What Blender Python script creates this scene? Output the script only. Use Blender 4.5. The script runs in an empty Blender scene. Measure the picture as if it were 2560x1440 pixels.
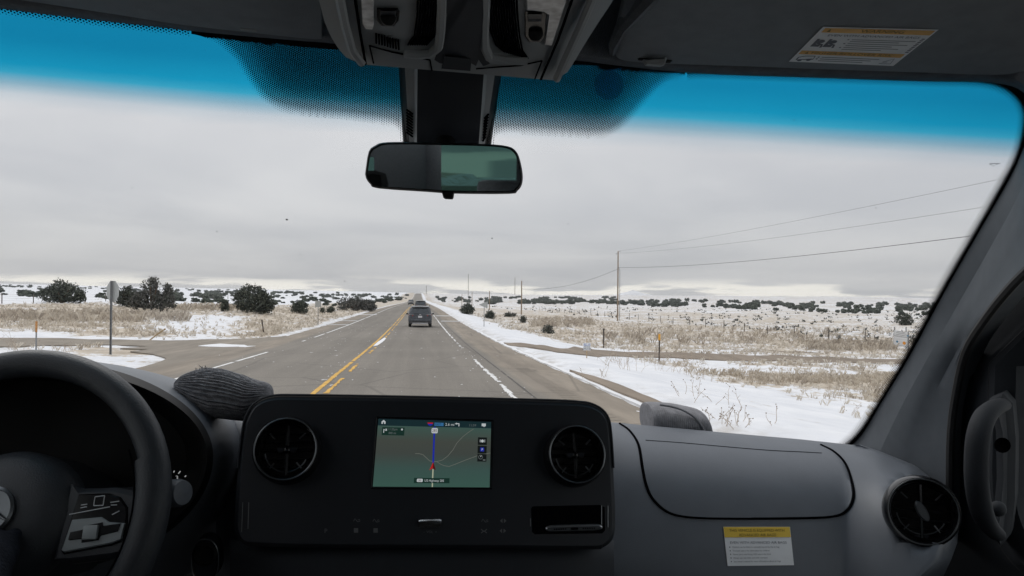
import bpy, bmesh, math, random
import numpy as np
from mathutils import Vector, Matrix, noise as mnoise

random.seed(7)
rng = np.random.default_rng(7)
SC = bpy.context.scene
R = math.radians

# ------------------------------------------------------------------ camera
CAM_Z = 1.85
CAM = Vector((0.0, 0.0, CAM_Z))
F_PX = 1926.0                      # focal length in pixels of the 2560 px wide picture
YAW, PITCH, ROLL = R(6.87), R(0.5), R(0.5)
FWD = Vector((math.sin(YAW)*math.cos(PITCH), math.cos(YAW)*math.cos(PITCH), math.sin(PITCH)))
_r0 = Vector((math.cos(YAW), -math.sin(YAW), 0))
_u0 = _r0.cross(FWD)
RIGHT = _r0*math.cos(ROLL) + _u0*math.sin(ROLL)
UP = _u0*math.cos(ROLL) - _r0*math.sin(ROLL)
cam_data = bpy.data.cameras.new('camera')
cam_data.sensor_width = 36.0
cam_data.lens = 36.0*F_PX/2560.0
cam_data.clip_start = 0.05
cam_data.clip_end = 40000.0
cam = bpy.data.objects.new('camera', cam_data)
SC.collection.objects.link(cam)
cam.matrix_world = Matrix.Translation(CAM) @ Matrix((RIGHT, UP, -FWD)).transposed().to_4x4()
SC.camera = cam

# ------------------------------------------------------------------ sky, sun, exposure
SUN_EL, SUN_AZ = R(48), R(-25)      # azimuth from +Y towards +X
world = bpy.data.worlds.new('World')
SC.world = world
world.use_nodes = True
nt = world.node_tree
for n in list(nt.nodes):
    nt.nodes.remove(n)
def NW(t, **k):
    n = nt.nodes.new(t)
    for a, b in k.items():
        setattr(n, a, b)
    return n
def LK(a, b):
    nt.links.new(a, b)
def mth(op, a, b=None, c=None, clamp=False):
    n = NW('ShaderNodeMath', operation=op, use_clamp=clamp)
    for i, v in enumerate((a, b, c)):
        if v is None:
            continue
        if isinstance(v, (int, float)):
            n.inputs[i].default_value = v
        else:
            LK(v, n.inputs[i])
    return n.outputs[0]
def mrange(v, a, b, c, d, smooth=True):
    n = NW('ShaderNodeMapRange', interpolation_type='SMOOTHSTEP' if smooth else 'LINEAR')
    LK(v, n.inputs[0])
    for i, q in enumerate((a, b, c, d)):
        n.inputs[1+i].default_value = q
    return n.outputs[0]
def mixc(f, a, b, typ='MIX'):
    n = NW('ShaderNodeMix', data_type='RGBA', blend_type=typ)
    for s, v in ((n.inputs[0], f), (n.inputs[6], a), (n.inputs[7], b)):
        if isinstance(v, (int, float)):
            s.default_value = v
        elif isinstance(v, tuple):
            s.default_value = v if len(v) == 4 else (*v, 1)
        else:
            LK(v, s)
    return n.outputs[2]
sky = NW('ShaderNodeTexSky', sky_type='NISHITA')
sky.sun_disc = False
sky.sun_elevation = SUN_EL
sky.sun_rotation = SUN_AZ
tc = NW('ShaderNodeTexCoord')
sep = NW('ShaderNodeSeparateXYZ'); LK(tc.outputs['Generated'], sep.inputs[0])
zc = mth('MAXIMUM', sep.outputs[2], 0.0)
den = mth('ADD', zc, 0.10)
px_ = mth('DIVIDE', sep.outputs[0], den)
py_ = mth('DIVIDE', sep.outputs[1], den)
comb = NW('ShaderNodeCombineXYZ'); LK(px_, comb.inputs[0]); LK(py_, comb.inputs[1])
n1 = NW('ShaderNodeTexNoise'); LK(comb.outputs[0], n1.inputs['Vector'])
n1.inputs['Scale'].default_value = 0.42; n1.inputs['Detail'].default_value = 6; n1.inputs['Roughness'].default_value = 0.5
n1.inputs['Distortion'].default_value = 0.4
n2 = NW('ShaderNodeTexNoise'); LK(comb.outputs[0], n2.inputs['Vector'])
n2.inputs['Scale'].default_value = 0.9; n2.inputs['Detail'].default_value = 5
m1 = mrange(n1.outputs[0], 0.30, 0.70, 0.0, 1.0)
m2 = mrange(n2.outputs[0], 0.35, 0.65, 0.0, 1.0)
dark = (0.56, 0.57, 0.60); lite = (0.72, 0.72, 0.73)
cl = mixc(m1, dark, lite)
grad = mrange(sep.outputs[2], 0.0, 1.0, 0.93, 1.60, smooth=False)
low = mrange(sep.outputs[2], 0.012, 0.12, 0.90, 1.0)
gm = mth('MULTIPLY', grad, low)
cl = mixc(1.0, cl, gm, 'MULTIPLY') if False else cl
sc_ = NW('ShaderNodeVectorMath', operation='SCALE'); LK(cl, sc_.inputs[0]); LK(gm, sc_.inputs['Scale'])
warm_m = mth('MULTIPLY', mrange(sep.outputs[2], 0.004, 0.026, 1.0, 0.0), mrange(m2, 0.2, 0.8, 0.12, 1.0))
cl2 = mixc(warm_m, sc_.outputs[0], (1.30, 1.24, 1.11))
skys = NW('ShaderNodeVectorMath', operation='SCALE'); LK(sky.outputs[0], skys.inputs[0]); skys.inputs['Scale'].default_value = 0.10
tot = mixc(0.96, skys.outputs[0], cl2)
bg = NW('ShaderNodeBackground'); LK(tot, bg.inputs[0]); bg.inputs[1].default_value = 1.0
wo = NW('ShaderNodeOutputWorld'); LK(bg.outputs[0], wo.inputs[0])

sl = bpy.data.lights.new('sun', 'SUN')
sl.energy = 1.1
sl.angle = R(35)
sl.color = (1.0, 0.97, 0.93)
sun = bpy.data.objects.new('sun', sl)
SC.collection.objects.link(sun)
_sd = Vector((math.sin(SUN_AZ)*math.cos(SUN_EL), math.cos(SUN_AZ)*math.cos(SUN_EL), math.sin(SUN_EL)))
sun.rotation_euler = _sd.to_track_quat('Z', 'Y').to_euler()
sun.location = (0, 0, 60)

vs = SC.view_settings
vs.view_transform = 'Standard'
vs.look = 'None'
vs.exposure = 0.0
vs.gamma = 1.0
SC.render.engine = 'CYCLES'
SC.cycles.use_denoising = True
SC.cycles.max_bounces = 8
SC.cycles.transparent_max_bounces = 16
SC.cycles.diffuse_bounces = 4
SC.cycles.sample_clamp_indirect = 4.0
SC.cycles.caustics_reflective = False
SC.cycles.caustics_refractive = False

# ------------------------------------------------------------------ rays through the picture
def ray(px, py):
    return FWD + RIGHT*((px-1280.0)/F_PX) + UP*((720.0-py)/F_PX)
def U(px, py, Y):
    d = ray(px, py)
    return CAM + d*(Y/d.y)
def hitplane(px, py, P0, n):
    d = ray(px, py)
    return CAM + d*((P0-CAM).dot(n)/d.dot(n))
def proj(P):
    q = P-CAM
    z = q.dot(FWD)
    return 1280+F_PX*q.dot(RIGHT)/z, 720-F_PX*q.dot(UP)/z
def sstep(a, b, x):
    t = min(1.0, max(0.0, (x-a)/(b-a)))
    return t*t*(3-2*t)
def lerp(a, b, t):
    return a+(b-a)*t
def polyY(pts, x):
    """piecewise linear y over x"""
    if x <= pts[0][0]:
        return pts[0][1]
    for (x0, y0), (x1, y1) in zip(pts, pts[1:]):
        if x <= x1:
            return y0+(y1-y0)*(x-x0)/(x1-x0)
    return pts[-1][1]
def catmull(pts, n):
    """resample a list of tuples smoothly: n points per span"""
    P = [np.array(p, float) for p in pts]
    P = [2*P[0]-P[1]]+P+[2*P[-1]-P[-2]]
    out = []
    for i in range(1, len(P)-2):
        for k in range(n):
            t = k/n
            a, b, c, d = P[i-1], P[i], P[i+1], P[i+2]
            out.append(0.5*((2*b)+(c-a)*t+(2*a-5*b+4*c-d)*t*t+(3*b-a-3*c+d)*t**3))
    out.append(P[-2])
    return [tuple(o) for o in out]

# ------------------------------------------------------------------ materials
def pm(name, col, rough=0.6, metal=0.0, spec=0.5, var=0.0, vscale=8.0, col2=None, bump=0.0, bscale=200.0,
       coat=0.0, emit=None, estr=1.0, detail=4.0):
    m = bpy.data.materials.new(name)
    m.use_nodes = True
    t = m.node_tree
    b = t.nodes['Principled BSDF']
    b.inputs['Base Color'].default_value = (*col, 1)
    b.inputs['Roughness'].default_value = rough
    b.inputs['Metallic'].default_value = metal
    b.inputs['Specular IOR Level'].default_value = spec
    if coat:
        b.inputs['Coat Weight'].default_value = coat
        b.inputs['Coat Roughness'].default_value = 0.08
    if emit:
        b.inputs['Emission Color'].default_value = (*emit, 1)
        b.inputs['Emission Strength'].default_value = estr
    tcn = t.nodes.new('ShaderNodeTexCoord')
    if var > 0 or col2:
        nz = t.nodes.new('ShaderNodeTexNoise')
        nz.inputs['Scale'].default_value = vscale
        nz.inputs['Detail'].default_value = detail
        t.links.new(tcn.outputs['Object'], nz.inputs['Vector'])
        rp = t.nodes.new('ShaderNodeValToRGB')
        c2 = col2 or tuple(min(1, c*(1+var)) for c in col)
        c1 = col if col2 else tuple(c*(1-var) for c in col)
        rp.color_ramp.elements[0].position = 0.32
        rp.color_ramp.elements[1].position = 0.68
        rp.color_ramp.elements[0].color = (*c1, 1)
        rp.color_ramp.elements[1].color = (*c2, 1)
        t.links.new(nz.outputs[0], rp.inputs[0])
        t.links.new(rp.outputs[0], b.inputs['Base Color'])
    if bump > 0:
        nb = t.nodes.new('ShaderNodeTexNoise')
        nb.inputs['Scale'].default_value = bscale
        nb.inputs['Detail'].default_value = 3
        t.links.new(tcn.outputs['Object'], nb.inputs['Vector'])
        bp = t.nodes.new('ShaderNodeBump')
        bp.inputs['Strength'].default_value = bump
        bp.inputs['Distance'].default_value = 0.01
        t.links.new(nb.outputs[0], bp.inputs['Height'])
        t.links.new(bp.outputs[0], b.inputs['Normal'])
    return m

# ------------------------------------------------------------------ mesh builder
BASE = {}
class MB:
    def __init__(s):
        s.v = []; s.f = []; s.m = []; s.mats = []; s.att = {}
    def mi(s, mat):
        if mat not in s.mats:
            s.mats.append(mat)
        return s.mats.index(mat)
    def add(s, vs_, fs, mat):
        o = len(s.v); k = s.mi(mat)
        s.v += [tuple(p) for p in vs_]
        for f in fs:
            s.f.append(tuple(i+o for i in f)); s.m.append(k)
        return s
    def grid(s, rows, mat, closed=False, flip=False):
        nr, nc = len(rows), len(rows[0])
        vs_ = [p for r in rows for p in r]
        fs = []
        for i in range(nr-1):
            for j in range(nc if closed else nc-1):
                j2 = (j+1) % nc
                q = (i*nc+j, i*nc+j2, (i+1)*nc+j2, (i+1)*nc+j)
                fs.append(q[::-1] if flip else q)
        return s.add(vs_, fs, mat)
    def ngon(s, pts, mat):
        return s.add(pts, [tuple(range(len(pts)))], mat)
    def box(s, c, size, mat, M=None):
        c = Vector(c); h = Vector(size)/2
        vs_ = []
        for a in (-1, 1):
            for b in (-1, 1):
                for d in (-1, 1):
                    q = Vector((a*h.x, b*h.y, d*h.z))
                    vs_.append(c+(M @ q if M else q))
        fs = [(0, 1, 3, 2), (4, 6, 7, 5), (0, 4, 5, 1), (2, 3, 7, 6), (0, 2, 6, 4), (1, 5, 7, 3)]
        return s.add(vs_, fs, mat)
    def rbox(s, c, size, mat, bev=0.01, M=None):
        """box with chamfered edges"""
        bm = bmesh.new()
        bmesh.ops.create_cube(bm, size=1.0)
        for v in bm.verts:
            v.co = Vector((v.co.x*size[0], v.co.y*size[1], v.co.z*size[2]))
        bmesh.ops.bevel(bm, geom=bm.edges[:], offset=bev, segments=2, affect='EDGES', profile=0.6)
        bm.verts.ensure_lookup_table()
        c = Vector(c)
        vs_ = [c+(M @ v.co if M else v.co) for v in bm.verts]
        fs = [tuple(v.index for v in f.verts) for f in bm.faces]
        bm.free()
        return s.add(vs_, fs, mat)
    def tube(s, pts, r, mat, n=8, cap=True, closed=False, flat=1.0):
        pts = [Vector(p) for p in pts]
        N = len(pts)
        rings = []
        prev = None
        for i, p in enumerate(pts):
            if closed:
                t = pts[(i+1) % N]-pts[i-1]
            else:
                t = pts[min(i+1, N-1)]-pts[max(i-1, 0)]
            if t.length < 1e-9:
                t = Vector((0, 0, 1))
            t.normalize()
            if prev is None:
                a = Vector((0, 0, 1)) if abs(t.z) < 0.9 else Vector((1, 0, 0))
                x = t.cross(a).normalized()
            else:
                x = (prev-t*prev.dot(t))
                x = x.normalized() if x.length > 1e-6 else t.orthogonal().normalized()
            prev = x
            y = t.cross(x)
            rr = r[i] if isinstance(r, (list, tuple)) else r
            rings.append([p+x*math.cos(2*math.pi*k/n)*rr+y*math.sin(2*math.pi*k/n)*rr*flat for k in range(n)])
        if closed:
            rings.append(rings[0])
        o = len(s.v)
        s.grid(rings, mat, closed=True)
        if cap and not closed:
            k = s.mi(mat)
            s.f.append(tuple(o+i for i in range(n))[::-1]); s.m.append(k)
            s.f.append(tuple(o+(N-1)*n+i for i in range(n))); s.m.append(k)
        return s
    def lathe(s, c, axis, prof, mat, n=32, up=None, sx=1.0):
        c = Vector(c); a = Vector(axis).normalized()
        x = (Vector(up) if up else a.orthogonal())
        x = (x-a*x.dot(a)).normalized(); y = a.cross(x)
        rings = [[c+a*h+(x*math.cos(2*math.pi*k/n)+y*math.sin(2*math.pi*k/n)*sx)*r for k in range(n)] for r, h in prof]
        return s.grid(rings, mat, closed=True)
    def slab(s, out, dvec, mat, bev=0.002, front=True, fmat=None):
        """outline (list of Vectors, roughly planar) facing -dvec; extruded by dvec with a small front chamfer"""
        out = [Vector(p) for p in out]
        c = sum(out, Vector())/len(out)
        dn = Vector(dvec).normalized()
        ins = []
        N = len(out)
        for i, p in enumerate(out):
            t = (out[(i+1) % N]-out[i-1]).normalized()
            nrm = t.cross(dn)
            if nrm.dot(c-p) < 0:
                nrm = -nrm
            ins.append(p+nrm*bev)
        r1 = [p+dn*bev*0.3 for p in [o_*0.35+i_*0.65 for o_, i_ in zip(out, ins)]]
        r2 = [p+dn*bev for p in out]
        r3 = [p+Vector(dvec) for p in out]
        s.grid([ins, r1, r2, r3], mat, closed=True)
        if front:
            s.ngon(ins, fmat or mat)
        return s
    def ball(s, c, r, mat, n=10, m_=6, M=None):
        c = Vector(c); r = Vector(r) if not isinstance(r, (int, float)) else Vector((r, r, r))
        rows = []
        for i in range(m_+1):
            th = math.pi*i/m_
            rows.append([c+(M @ q if M else q) for q in
                         [Vector((r.x*math.sin(th)*math.cos(2*math.pi*k/n), r.y*math.sin(th)*math.sin(2*math.pi*k/n), r.z*math.cos(th))) for k in range(n)]])
        return s.grid(rows, mat, closed=True)
    def merge(s, o):
        off = len(s.v)
        s.v += o.v
        for f, k in zip(o.f, o.m):
            s.f.append(tuple(i+off for i in f)); s.m.append(s.mi(o.mats[k]))
        return s

def tagit(o, label=None, cat=None, group=None, kind=None):
    if label: o['label'] = label
    if cat: o['category'] = cat
    if group: o['group'] = group
    if kind: o['kind'] = kind
    return o
def thing(name, label, cat, base, group=None):
    o = bpy.data.objects.new(name, None)
    o.empty_display_size = 0.2
    SC.collection.objects.link(o)
    o.location = base
    BASE[o.name] = Vector(base)
    return tagit(o, label, cat, group)
def obj(name, mb, parent=None, base=None, smooth=40, **tags):
    me = bpy.data.meshes.new(name)
    b = BASE[parent.name] if parent else (Vector(base) if base is not None else Vector((0, 0, 0)))
    me.from_pydata([(p[0]-b.x, p[1]-b.y, p[2]-b.z) for p in mb.v], [], mb.f)
    for m in mb.mats:
        me.materials.append(m)
    if len(mb.mats) > 1:
        me.polygons.foreach_set('material_index', mb.m)
    if smooth is not None:
        me.polygons.foreach_set('use_smooth', [True]*len(me.polygons))
        me.set_sharp_from_angle(angle=R(smooth))
    for an, vals in mb.att.items():
        a = me.attributes.new(an, 'FLOAT', 'POINT')
        a.data.foreach_set('value', vals)
    me.update()
    o = bpy.data.objects.new(name, me)
    SC.collection.objects.link(o)
    if parent:
        o.parent = parent
    else:
        o.location = b
    BASE[o.name] = b
    return tagit(o, **tags)

_tcache = {}
def text2d(body, size=1.0, align='LEFT'):
    """flat text as (verts, faces) in 2D, built-in font"""
    key = (body, align)
    if key not in _tcache:
        cu = bpy.data.curves.new('t', 'FONT')
        cu.body = body
        cu.align_x = align
        cu.resolution_u = 2
        o = bpy.data.objects.new('t', cu)
        SC.collection.objects.link(o)
        dg = bpy.context.evaluated_depsgraph_get()
        me = bpy.data.meshes.new_from_object(o.evaluated_get(dg))
        vv = [(v.co.x, v.co.y) for v in me.vertices]
        ff = [tuple(p.vertices) for p in me.polygons]
        bpy.data.objects.remove(o); bpy.data.meshes.remove(me); bpy.data.curves.remove(cu)
        _tcache[key] = (vv, ff)
    vv, ff = _tcache[key]
    return [(x*size, y*size) for x, y in vv], ff

class Patch:
    """a flat quadrilateral surface: (u,v) in 0..1 with v up; lift raises a layer off it"""
    def __init__(s, bl, br, tr, tl, n=None):
        s.c = [Vector(q) for q in (bl, br, tr, tl)]
        s.n = ((s.c[1]-s.c[0]).cross(s.c[3]-s.c[0])).normalized()
        if s.n.dot(CAM-s.c[0]) < 0:
            s.n = -s.n
        s.w = (s.c[1]-s.c[0]).length; s.h = (s.c[3]-s.c[0]).length
    def p(s, u, v, lift=0.0):
        a, b, c, d = s.c
        return a*(1-u)*(1-v)+b*u*(1-v)+c*u*v+d*(1-u)*v+s.n*lift
    def rect(s, mb, u0, v0, u1, v1, mat, lift):
        mb.add([s.p(u0, v0, lift), s.p(u1, v0, lift), s.p(u1, v1, lift), s.p(u0, v1, lift)], [(0, 1, 2, 3)], mat)
    def poly(s, mb, pts, mat, lift):
        mb.ngon([s.p(u, v, lift) for u, v in pts], mat)
    def text(s, mb, body, u, v, hgt, mat, lift, align='LEFT', sx=1.0):
        """hgt: cap height in v units"""
        sz = hgt/0.7
        vv, ff = text2d(body, 1.0, align)
        k = s.h/s.w
        mb.add([s.p(u+x*sz*k*sx, v+y*sz, lift) for x, y in vv], ff, mat)
    def line(s, mb, pts, wid, mat, lift):
        """stroke of width wid (v units)"""
        k = s.h/s.w
        L = []; Rr = []
        for i, (u, v) in enumerate(pts):
            u0, v0 = pts[max(i-1, 0)]; u1, v1 = pts[min(i+1, len(pts)-1)]
            dx, dy = (u1-u0)/k, v1-v0
            l = math.hypot(dx, dy) or 1
            nx, ny = -dy/l, dx/l
            L.append(s.p(u+nx*wid/2*k, v+ny*wid/2, lift)); Rr.append(s.p(u-nx*wid/2*k, v-ny*wid/2, lift))
        mb.grid([L, Rr], mat)
    def disc(s, mb, u, v, r, mat, lift, n=20):
        k = s.h/s.w
        s.poly(mb, [(u+math.cos(2*math.pi*i/n)*r*k, v+math.sin(2*math.pi*i/n)*r) for i in range(n)], mat, lift)

class PixPatch(Patch):
    """like Patch, but wrapped onto a curved surface: surf(px, py, lift) gives the 3D point"""
    def __init__(s, bl, br, tr, tl, surf):
        s.q = [np.array(q, float) for q in (bl, br, tr, tl)]; s.surf = surf
        P = [surf(q[0], q[1], 0) for q in s.q]
        s.w = (P[1]-P[0]).length; s.h = (P[3]-P[0]).length
    def p(s, u, v, lift=0.0):
        a, b, c, d = s.q
        q = a*(1-u)*(1-v)+b*u*(1-v)+c*u*v+d*(1-u)*v
        return s.surf(float(q[0]), float(q[1]), lift)
    def rect(s, mb, u0, v0, u1, v1, mat, lift, n=10):
        mb.grid([[s.p(lerp(u0, u1, i/n), v, lift) for i in range(n+1)] for v in np.linspace(v0, v1, 5)], mat)
# ================================================================== GROUND AND ROAD
_ZP = [(-60, 1.0), (-20, .35), (0, 0), (20, -.35), (40, -.68), (64, -.88), (100, -1.0), (150, -1.12), (200, -1.42), (300, -2.1),
       (400, -2.8), (600, -3.9), (800, -4.2), (1000, -3.2), (1200, -1.4), (1450, 2.2), (1600, 2.7), (2000, 2.0), (3000, 1.9), (5000, 2.0), (9000, 2.0)]
_zx = np.array([a for a, b in _ZP], float); _zy = np.array([b for a, b in _ZP], float)
_zm = np.gradient(_zy, _zx)
def zr(y):
    y = min(max(y, -60), 8999)
    i = int(np.searchsorted(_zx, y, 'right'))-1
    i = min(max(i, 0), len(_zx)-2)
    h = _zx[i+1]-_zx[i]; t = (y-_zx[i])/h
    return float((2*t**3-3*t*t+1)*_zy[i]+(t**3-2*t*t+t)*h*_zm[i]+(-2*t**3+3*t*t)*_zy[i+1]+(t**3-t*t)*h*_zm[i+1])
ROAD_L, ROAD_R = -7.9, 4.15
LINE_Y, LINE_R, LINE_L = -2.05, 1.97, -6.03
def nz(x, y, s, k=0.0):
    return mnoise.noise(Vector((x*s+k, y*s-k*1.7, k)))
def side(x, y):
    s = 0.0
    far = 1-0.8*sstep(500, 1500, y)
    if x > 4.3:
        u = x-4.3
        s = (-0.9*sstep(0, 9, u)-1.1*sstep(8, 43, u))*far
        s += 0.12*sstep(0.1, .8, u)*(1-sstep(1.2, 3.0, u))
        s += -0.25*math.exp(-((u-7)/3.0)**2)*sstep(60, 20, y)*0 
    elif x < -8:
        u = -x-8
        s = (0.04*min(u, 32)+0.0125*max(u-32, 0))
        s = min(s, 13)
        s += 0.75*math.exp(-((x+18)/7)**2-((y-82)/14)**2)
    return s
def T(x, y):
    z = zr(y)+side(x, y)
    off = max(x-4.15, -7.9-x, 0.0)
    if off > 0:
        a = sstep(0.2, 5, off)
        z += a*(0.10*nz(x, y, .35)+0.05*nz(x, y, 1.1, 3.0)+0.22*nz(x, y, .09, 5.0))
        d = math.hypot(x, y)
        if d > 150:
            f = min((d-150)/700, 1.0)*a
            z += f*(1.0*nz(x, y, .012, 9.0)+2.2*nz(x, y, .0028, 4.0))
        if d > 2200:
            z += min((d-2200)/2500, 1.0)*(7*max(nz(x, y, .0009, 2.0), -0.1))
    return z
def ground_hit(px, py, tmax=6000.0):
    d = ray(px, py)
    t = 4.0; pt = t
    while t < tmax:
        p = CAM+d*t
        if p.z < T(p.x, p.y):
            a, b = pt, t
            for _ in range(24):
                m = (a+b)/2
                p = CAM+d*m
                if p.z < T(p.x, p.y): b = m
                else: a = m
            p = CAM+d*b
            return Vector((p.x, p.y, T(p.x, p.y)))
        pt = t
        t *= 1.015
    return None

# where dry grass shows through the snow (0 snow .. 1 grass)
def grass_amount(x, y):
    n = 0.5+0.5*nz(x, y, .06, 1.0)
    n2 = 0.5+0.5*nz(x, y, .22, 7.0)
    if x >= 4.15:
        u = x-4.15
        lim = lerp(9.0, 3.2, sstep(30, 70, y))
        g = 0.10
        # near field: patches in the ditch
        g += 0.40*sstep(5.0, 8.0, u)*sstep(.42, .60, n2)
        g += 0.20*sstep(6, 9, u)*(1-sstep(30, 37, y))+.18*sstep(8.5, 12, u)*(1-sstep(33, 38, y))
        # beyond the dirt track
        b = sstep(45, 54, y)*sstep(lim-1.5, lim+2.5, u)
        g = lerp(g, 0.74-.26*n, b)
        b2 = sstep(48, 56, u)
        g = lerp(g, 0.68-.26*n2, b2*sstep(60, 75, y))
        g = lerp(g, 0.52-.14*n, sstep(200, 400, y)*sstep(6, 20, u))
        g = lerp(g, 0.45, sstep(700, 1500, y)*sstep(6, 20, u))
        g *= sstep(1.4, 3.0, u)*0.85+0.15
    elif x <= -7.9:
        u = -7.9-x
        g = 0.30+0.4*sstep(.5, .65, n2)
        g = lerp(g, 0.15, sstep(33, 36, y)*(1-sstep(39, 43, y)))
        b = sstep(40, 48, y)
        g = lerp(g, 0.78-.22*n, b*(0.35+0.65*sstep(.3, .5, n+.25*sstep(30, 10, u))))
        g = lerp(g, 0.72, sstep(50, 62, y)*(1-sstep(14, 20, u)))
        rt = x/max(y, 1)
        g = lerp(g, .30, sstep(-.36, -.30, rt)*(1-sstep(-.235, -.20, rt))*sstep(44, 48, y)*(1-sstep(66, 74, y)))
        b2 = max(sstep(32, 40, u), sstep(105, 140, y)*sstep(12, 22, u))
        g = lerp(g, 0.10+0.10*n, b2)
        g *= sstep(0.15, 0.9, u)*0.9+0.1
    else:
        g = 0
    return min(max(g, 0), 1)

def ground_material():
    m = bpy.data.materials.new('snow_and_dry_grass')
    m.use_nodes = True
    t = m.node_tree; N = t.nodes; L = t.links
    b = N['Principled BSDF']
    b.inputs['Roughness'].default_value = 0.85
    b.inputs['Specular IOR Level'].default_value = 0.15
    at = N.new('ShaderNodeAttribute'); at.attribute_name = 'grass'
    ge = N.new('ShaderNodeNewGeometry')
    def noise(s, d, v=None, ro=.6):
        n = N.new('ShaderNodeTexNoise'); n.inputs['Scale'].default_value = s; n.inputs['Detail'].default_value = d
        n.inputs['Roughness'].default_value = ro
        L.new(v or ge.outputs['Position'], n.inputs['Vector']); return n.outputs[0]
    def mt(op, a, c, cl=False):
        n = N.new('ShaderNodeMath'); n.operation = op; n.use_clamp = cl
        for i, q in enumerate((a, c)):
            if isinstance(q, (int, float)): n.inputs[i].default_value = q
            else: L.new(q, n.inputs[i])
        return n.outputs[0]
    def mr(v, a, c, d, e):
        n = N.new('ShaderNodeMapRange'); n.interpolation_type = 'SMOOTHSTEP'
        L.new(v, n.inputs[0])
        for i, q in enumerate((a, c, d, e)): n.inputs[1+i].default_value = q
        return n.outputs[0]
    vsc = N.new('ShaderNodeVectorMath'); vsc.operation = 'MULTIPLY'; vsc.inputs[1].default_value = (1.0, .55, 1.0)
    L.new(ge.outputs['Position'], vsc.inputs[0])
    fine = noise(2.4, 6, vsc.outputs[0], .68)
    mid = noise(.35, 4, vsc.outputs[0])
    far = noise(.03, 5, vsc.outputs[0], .7)
    s = mt('ADD', mt('MULTIPLY', fine, .5), mt('ADD', mt('MULTIPLY', mid, .3), mt('MULTIPLY', far, .2)))
    # grass where noise < grass amount
    k = mt('SUBTRACT', mt('ADD', at.outputs['Fac'], 0.0), mr(s, .30, .70, 0.0, 1.0))
    fac = mr(k, -.13, .13, 0.0, 1.0)
    gr = N.new('ShaderNodeValToRGB'); L.new(noise(1.1, 5), gr.inputs[0])
    gr.color_ramp.elements[0].position = .3; gr.color_ramp.elements[1].position = .72
    gr.color_ramp.elements[0].color = (.36, .305, .245, 1); gr.color_ramp.elements[1].color = (.65, .585, .49, 1)
    sn = N.new('ShaderNodeValToRGB'); L.new(noise(.8, 4), sn.inputs[0])
    sn.color_ramp.elements[0].position = .25; sn.color_ramp.elements[1].position = .7
    sn.color_ramp.elements[0].color = (.66, .68, .72, 1); sn.color_ramp.elements[1].color = (.81, .82, .84, 1)
    mx = N.new('ShaderNodeMix'); mx.data_type = 'RGBA'
    L.new(fac, mx.inputs[0]); L.new(sn.outputs[0], mx.inputs[6]); L.new(gr.outputs[0], mx.inputs[7])
    # thin dark twigs and soil specks
    tw = mr(noise(5.5, 3, vsc.outputs[0], .75), .60, .68, 0.0, 1.0)
    twm = mt('MULTIPLY', tw, mr(at.outputs['Fac'], .12, .7, 0.0, .75))
    mx2 = N.new('ShaderNodeMix'); mx2.data_type = 'RGBA'
    L.new(twm, mx2.inputs[0]); L.new(mx.outputs[2], mx2.inputs[6]); mx2.inputs[7].default_value = (.13, .10, .08, 1)
    # grit thrown onto the snow beside the pavement
    dt = N.new('ShaderNodeAttribute'); dt.attribute_name = 'grit'
    dm = mt('MULTIPLY', dt.outputs['Fac'], mr(noise(1.6, 6, vsc.outputs[0], .7), .40, .66, .0, .85))
    mx3 = N.new('ShaderNodeMix'); mx3.data_type = 'RGBA'
    L.new(dm, mx3.inputs[0]); L.new(mx2.outputs[2], mx3.inputs[6]); mx3.inputs[7].default_value = (.40, .365, .32, 1)
    L.new(mx3.outputs[2], b.inputs['Base Color'])
    bp = N.new('ShaderNodeBump'); bp.inputs['Strength'].default_value = .6; bp.inputs['Distance'].default_value = .06
    L.new(mt('ADD', mt('MULTIPLY', fine, .6), mt('ADD', mt('MULTIPLY', mid, 2.2), mt('MULTIPLY', fac, .35))), bp.inputs['Height'])
    L.new(bp.outputs[0], b.inputs['Normal'])
    return m
M_GROUND = ground_material()

def geo(a, b, n):
    return [a*(b/a)**(i/n) for i in range(1, n+1)]
xs = [-8.6-q for q in geo(1.0, 60, 60)][::-1]
xs = [-q for q in geo(69, 5000, 34)][::-1]+[x for x in np.arange(-69, -8.7, .8)]+[-8.5, -8.2, -7.95, -7.6, -6, -3, 0, 2, 3.6, 4.2, 4.45]
xs += [x for x in np.arange(4.8, 62, .75)]+geo(62, 5000, 40)
ys = [-60, -45, -30, -20, -12, -6]+[y for y in np.arange(0, 100, .8)]+geo(100, 5200, 120)
mb = MB()
rows = []; gvals = []
for y in ys:
    row = []
    for x in xs:
        z = T(x, y)
        if -7.8 < x < 4.1:
            z -= 0.25
        row.append((x, y, z))
        gvals.append(grass_amount(x, y) if y < 2500 else .3)
    rows.append(row)
mb.grid(rows, M_GROUND)
mb.att['grass'] = gvals
mb.att['grit'] = [float(max(0, 1-max(x-4.15, -7.9-x, 0)/1.3)) for y in ys for x in xs]
ground = obj('ground', mb, smooth=180, kind='structure', label='snowy high plain with dry tan grass showing through')

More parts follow.
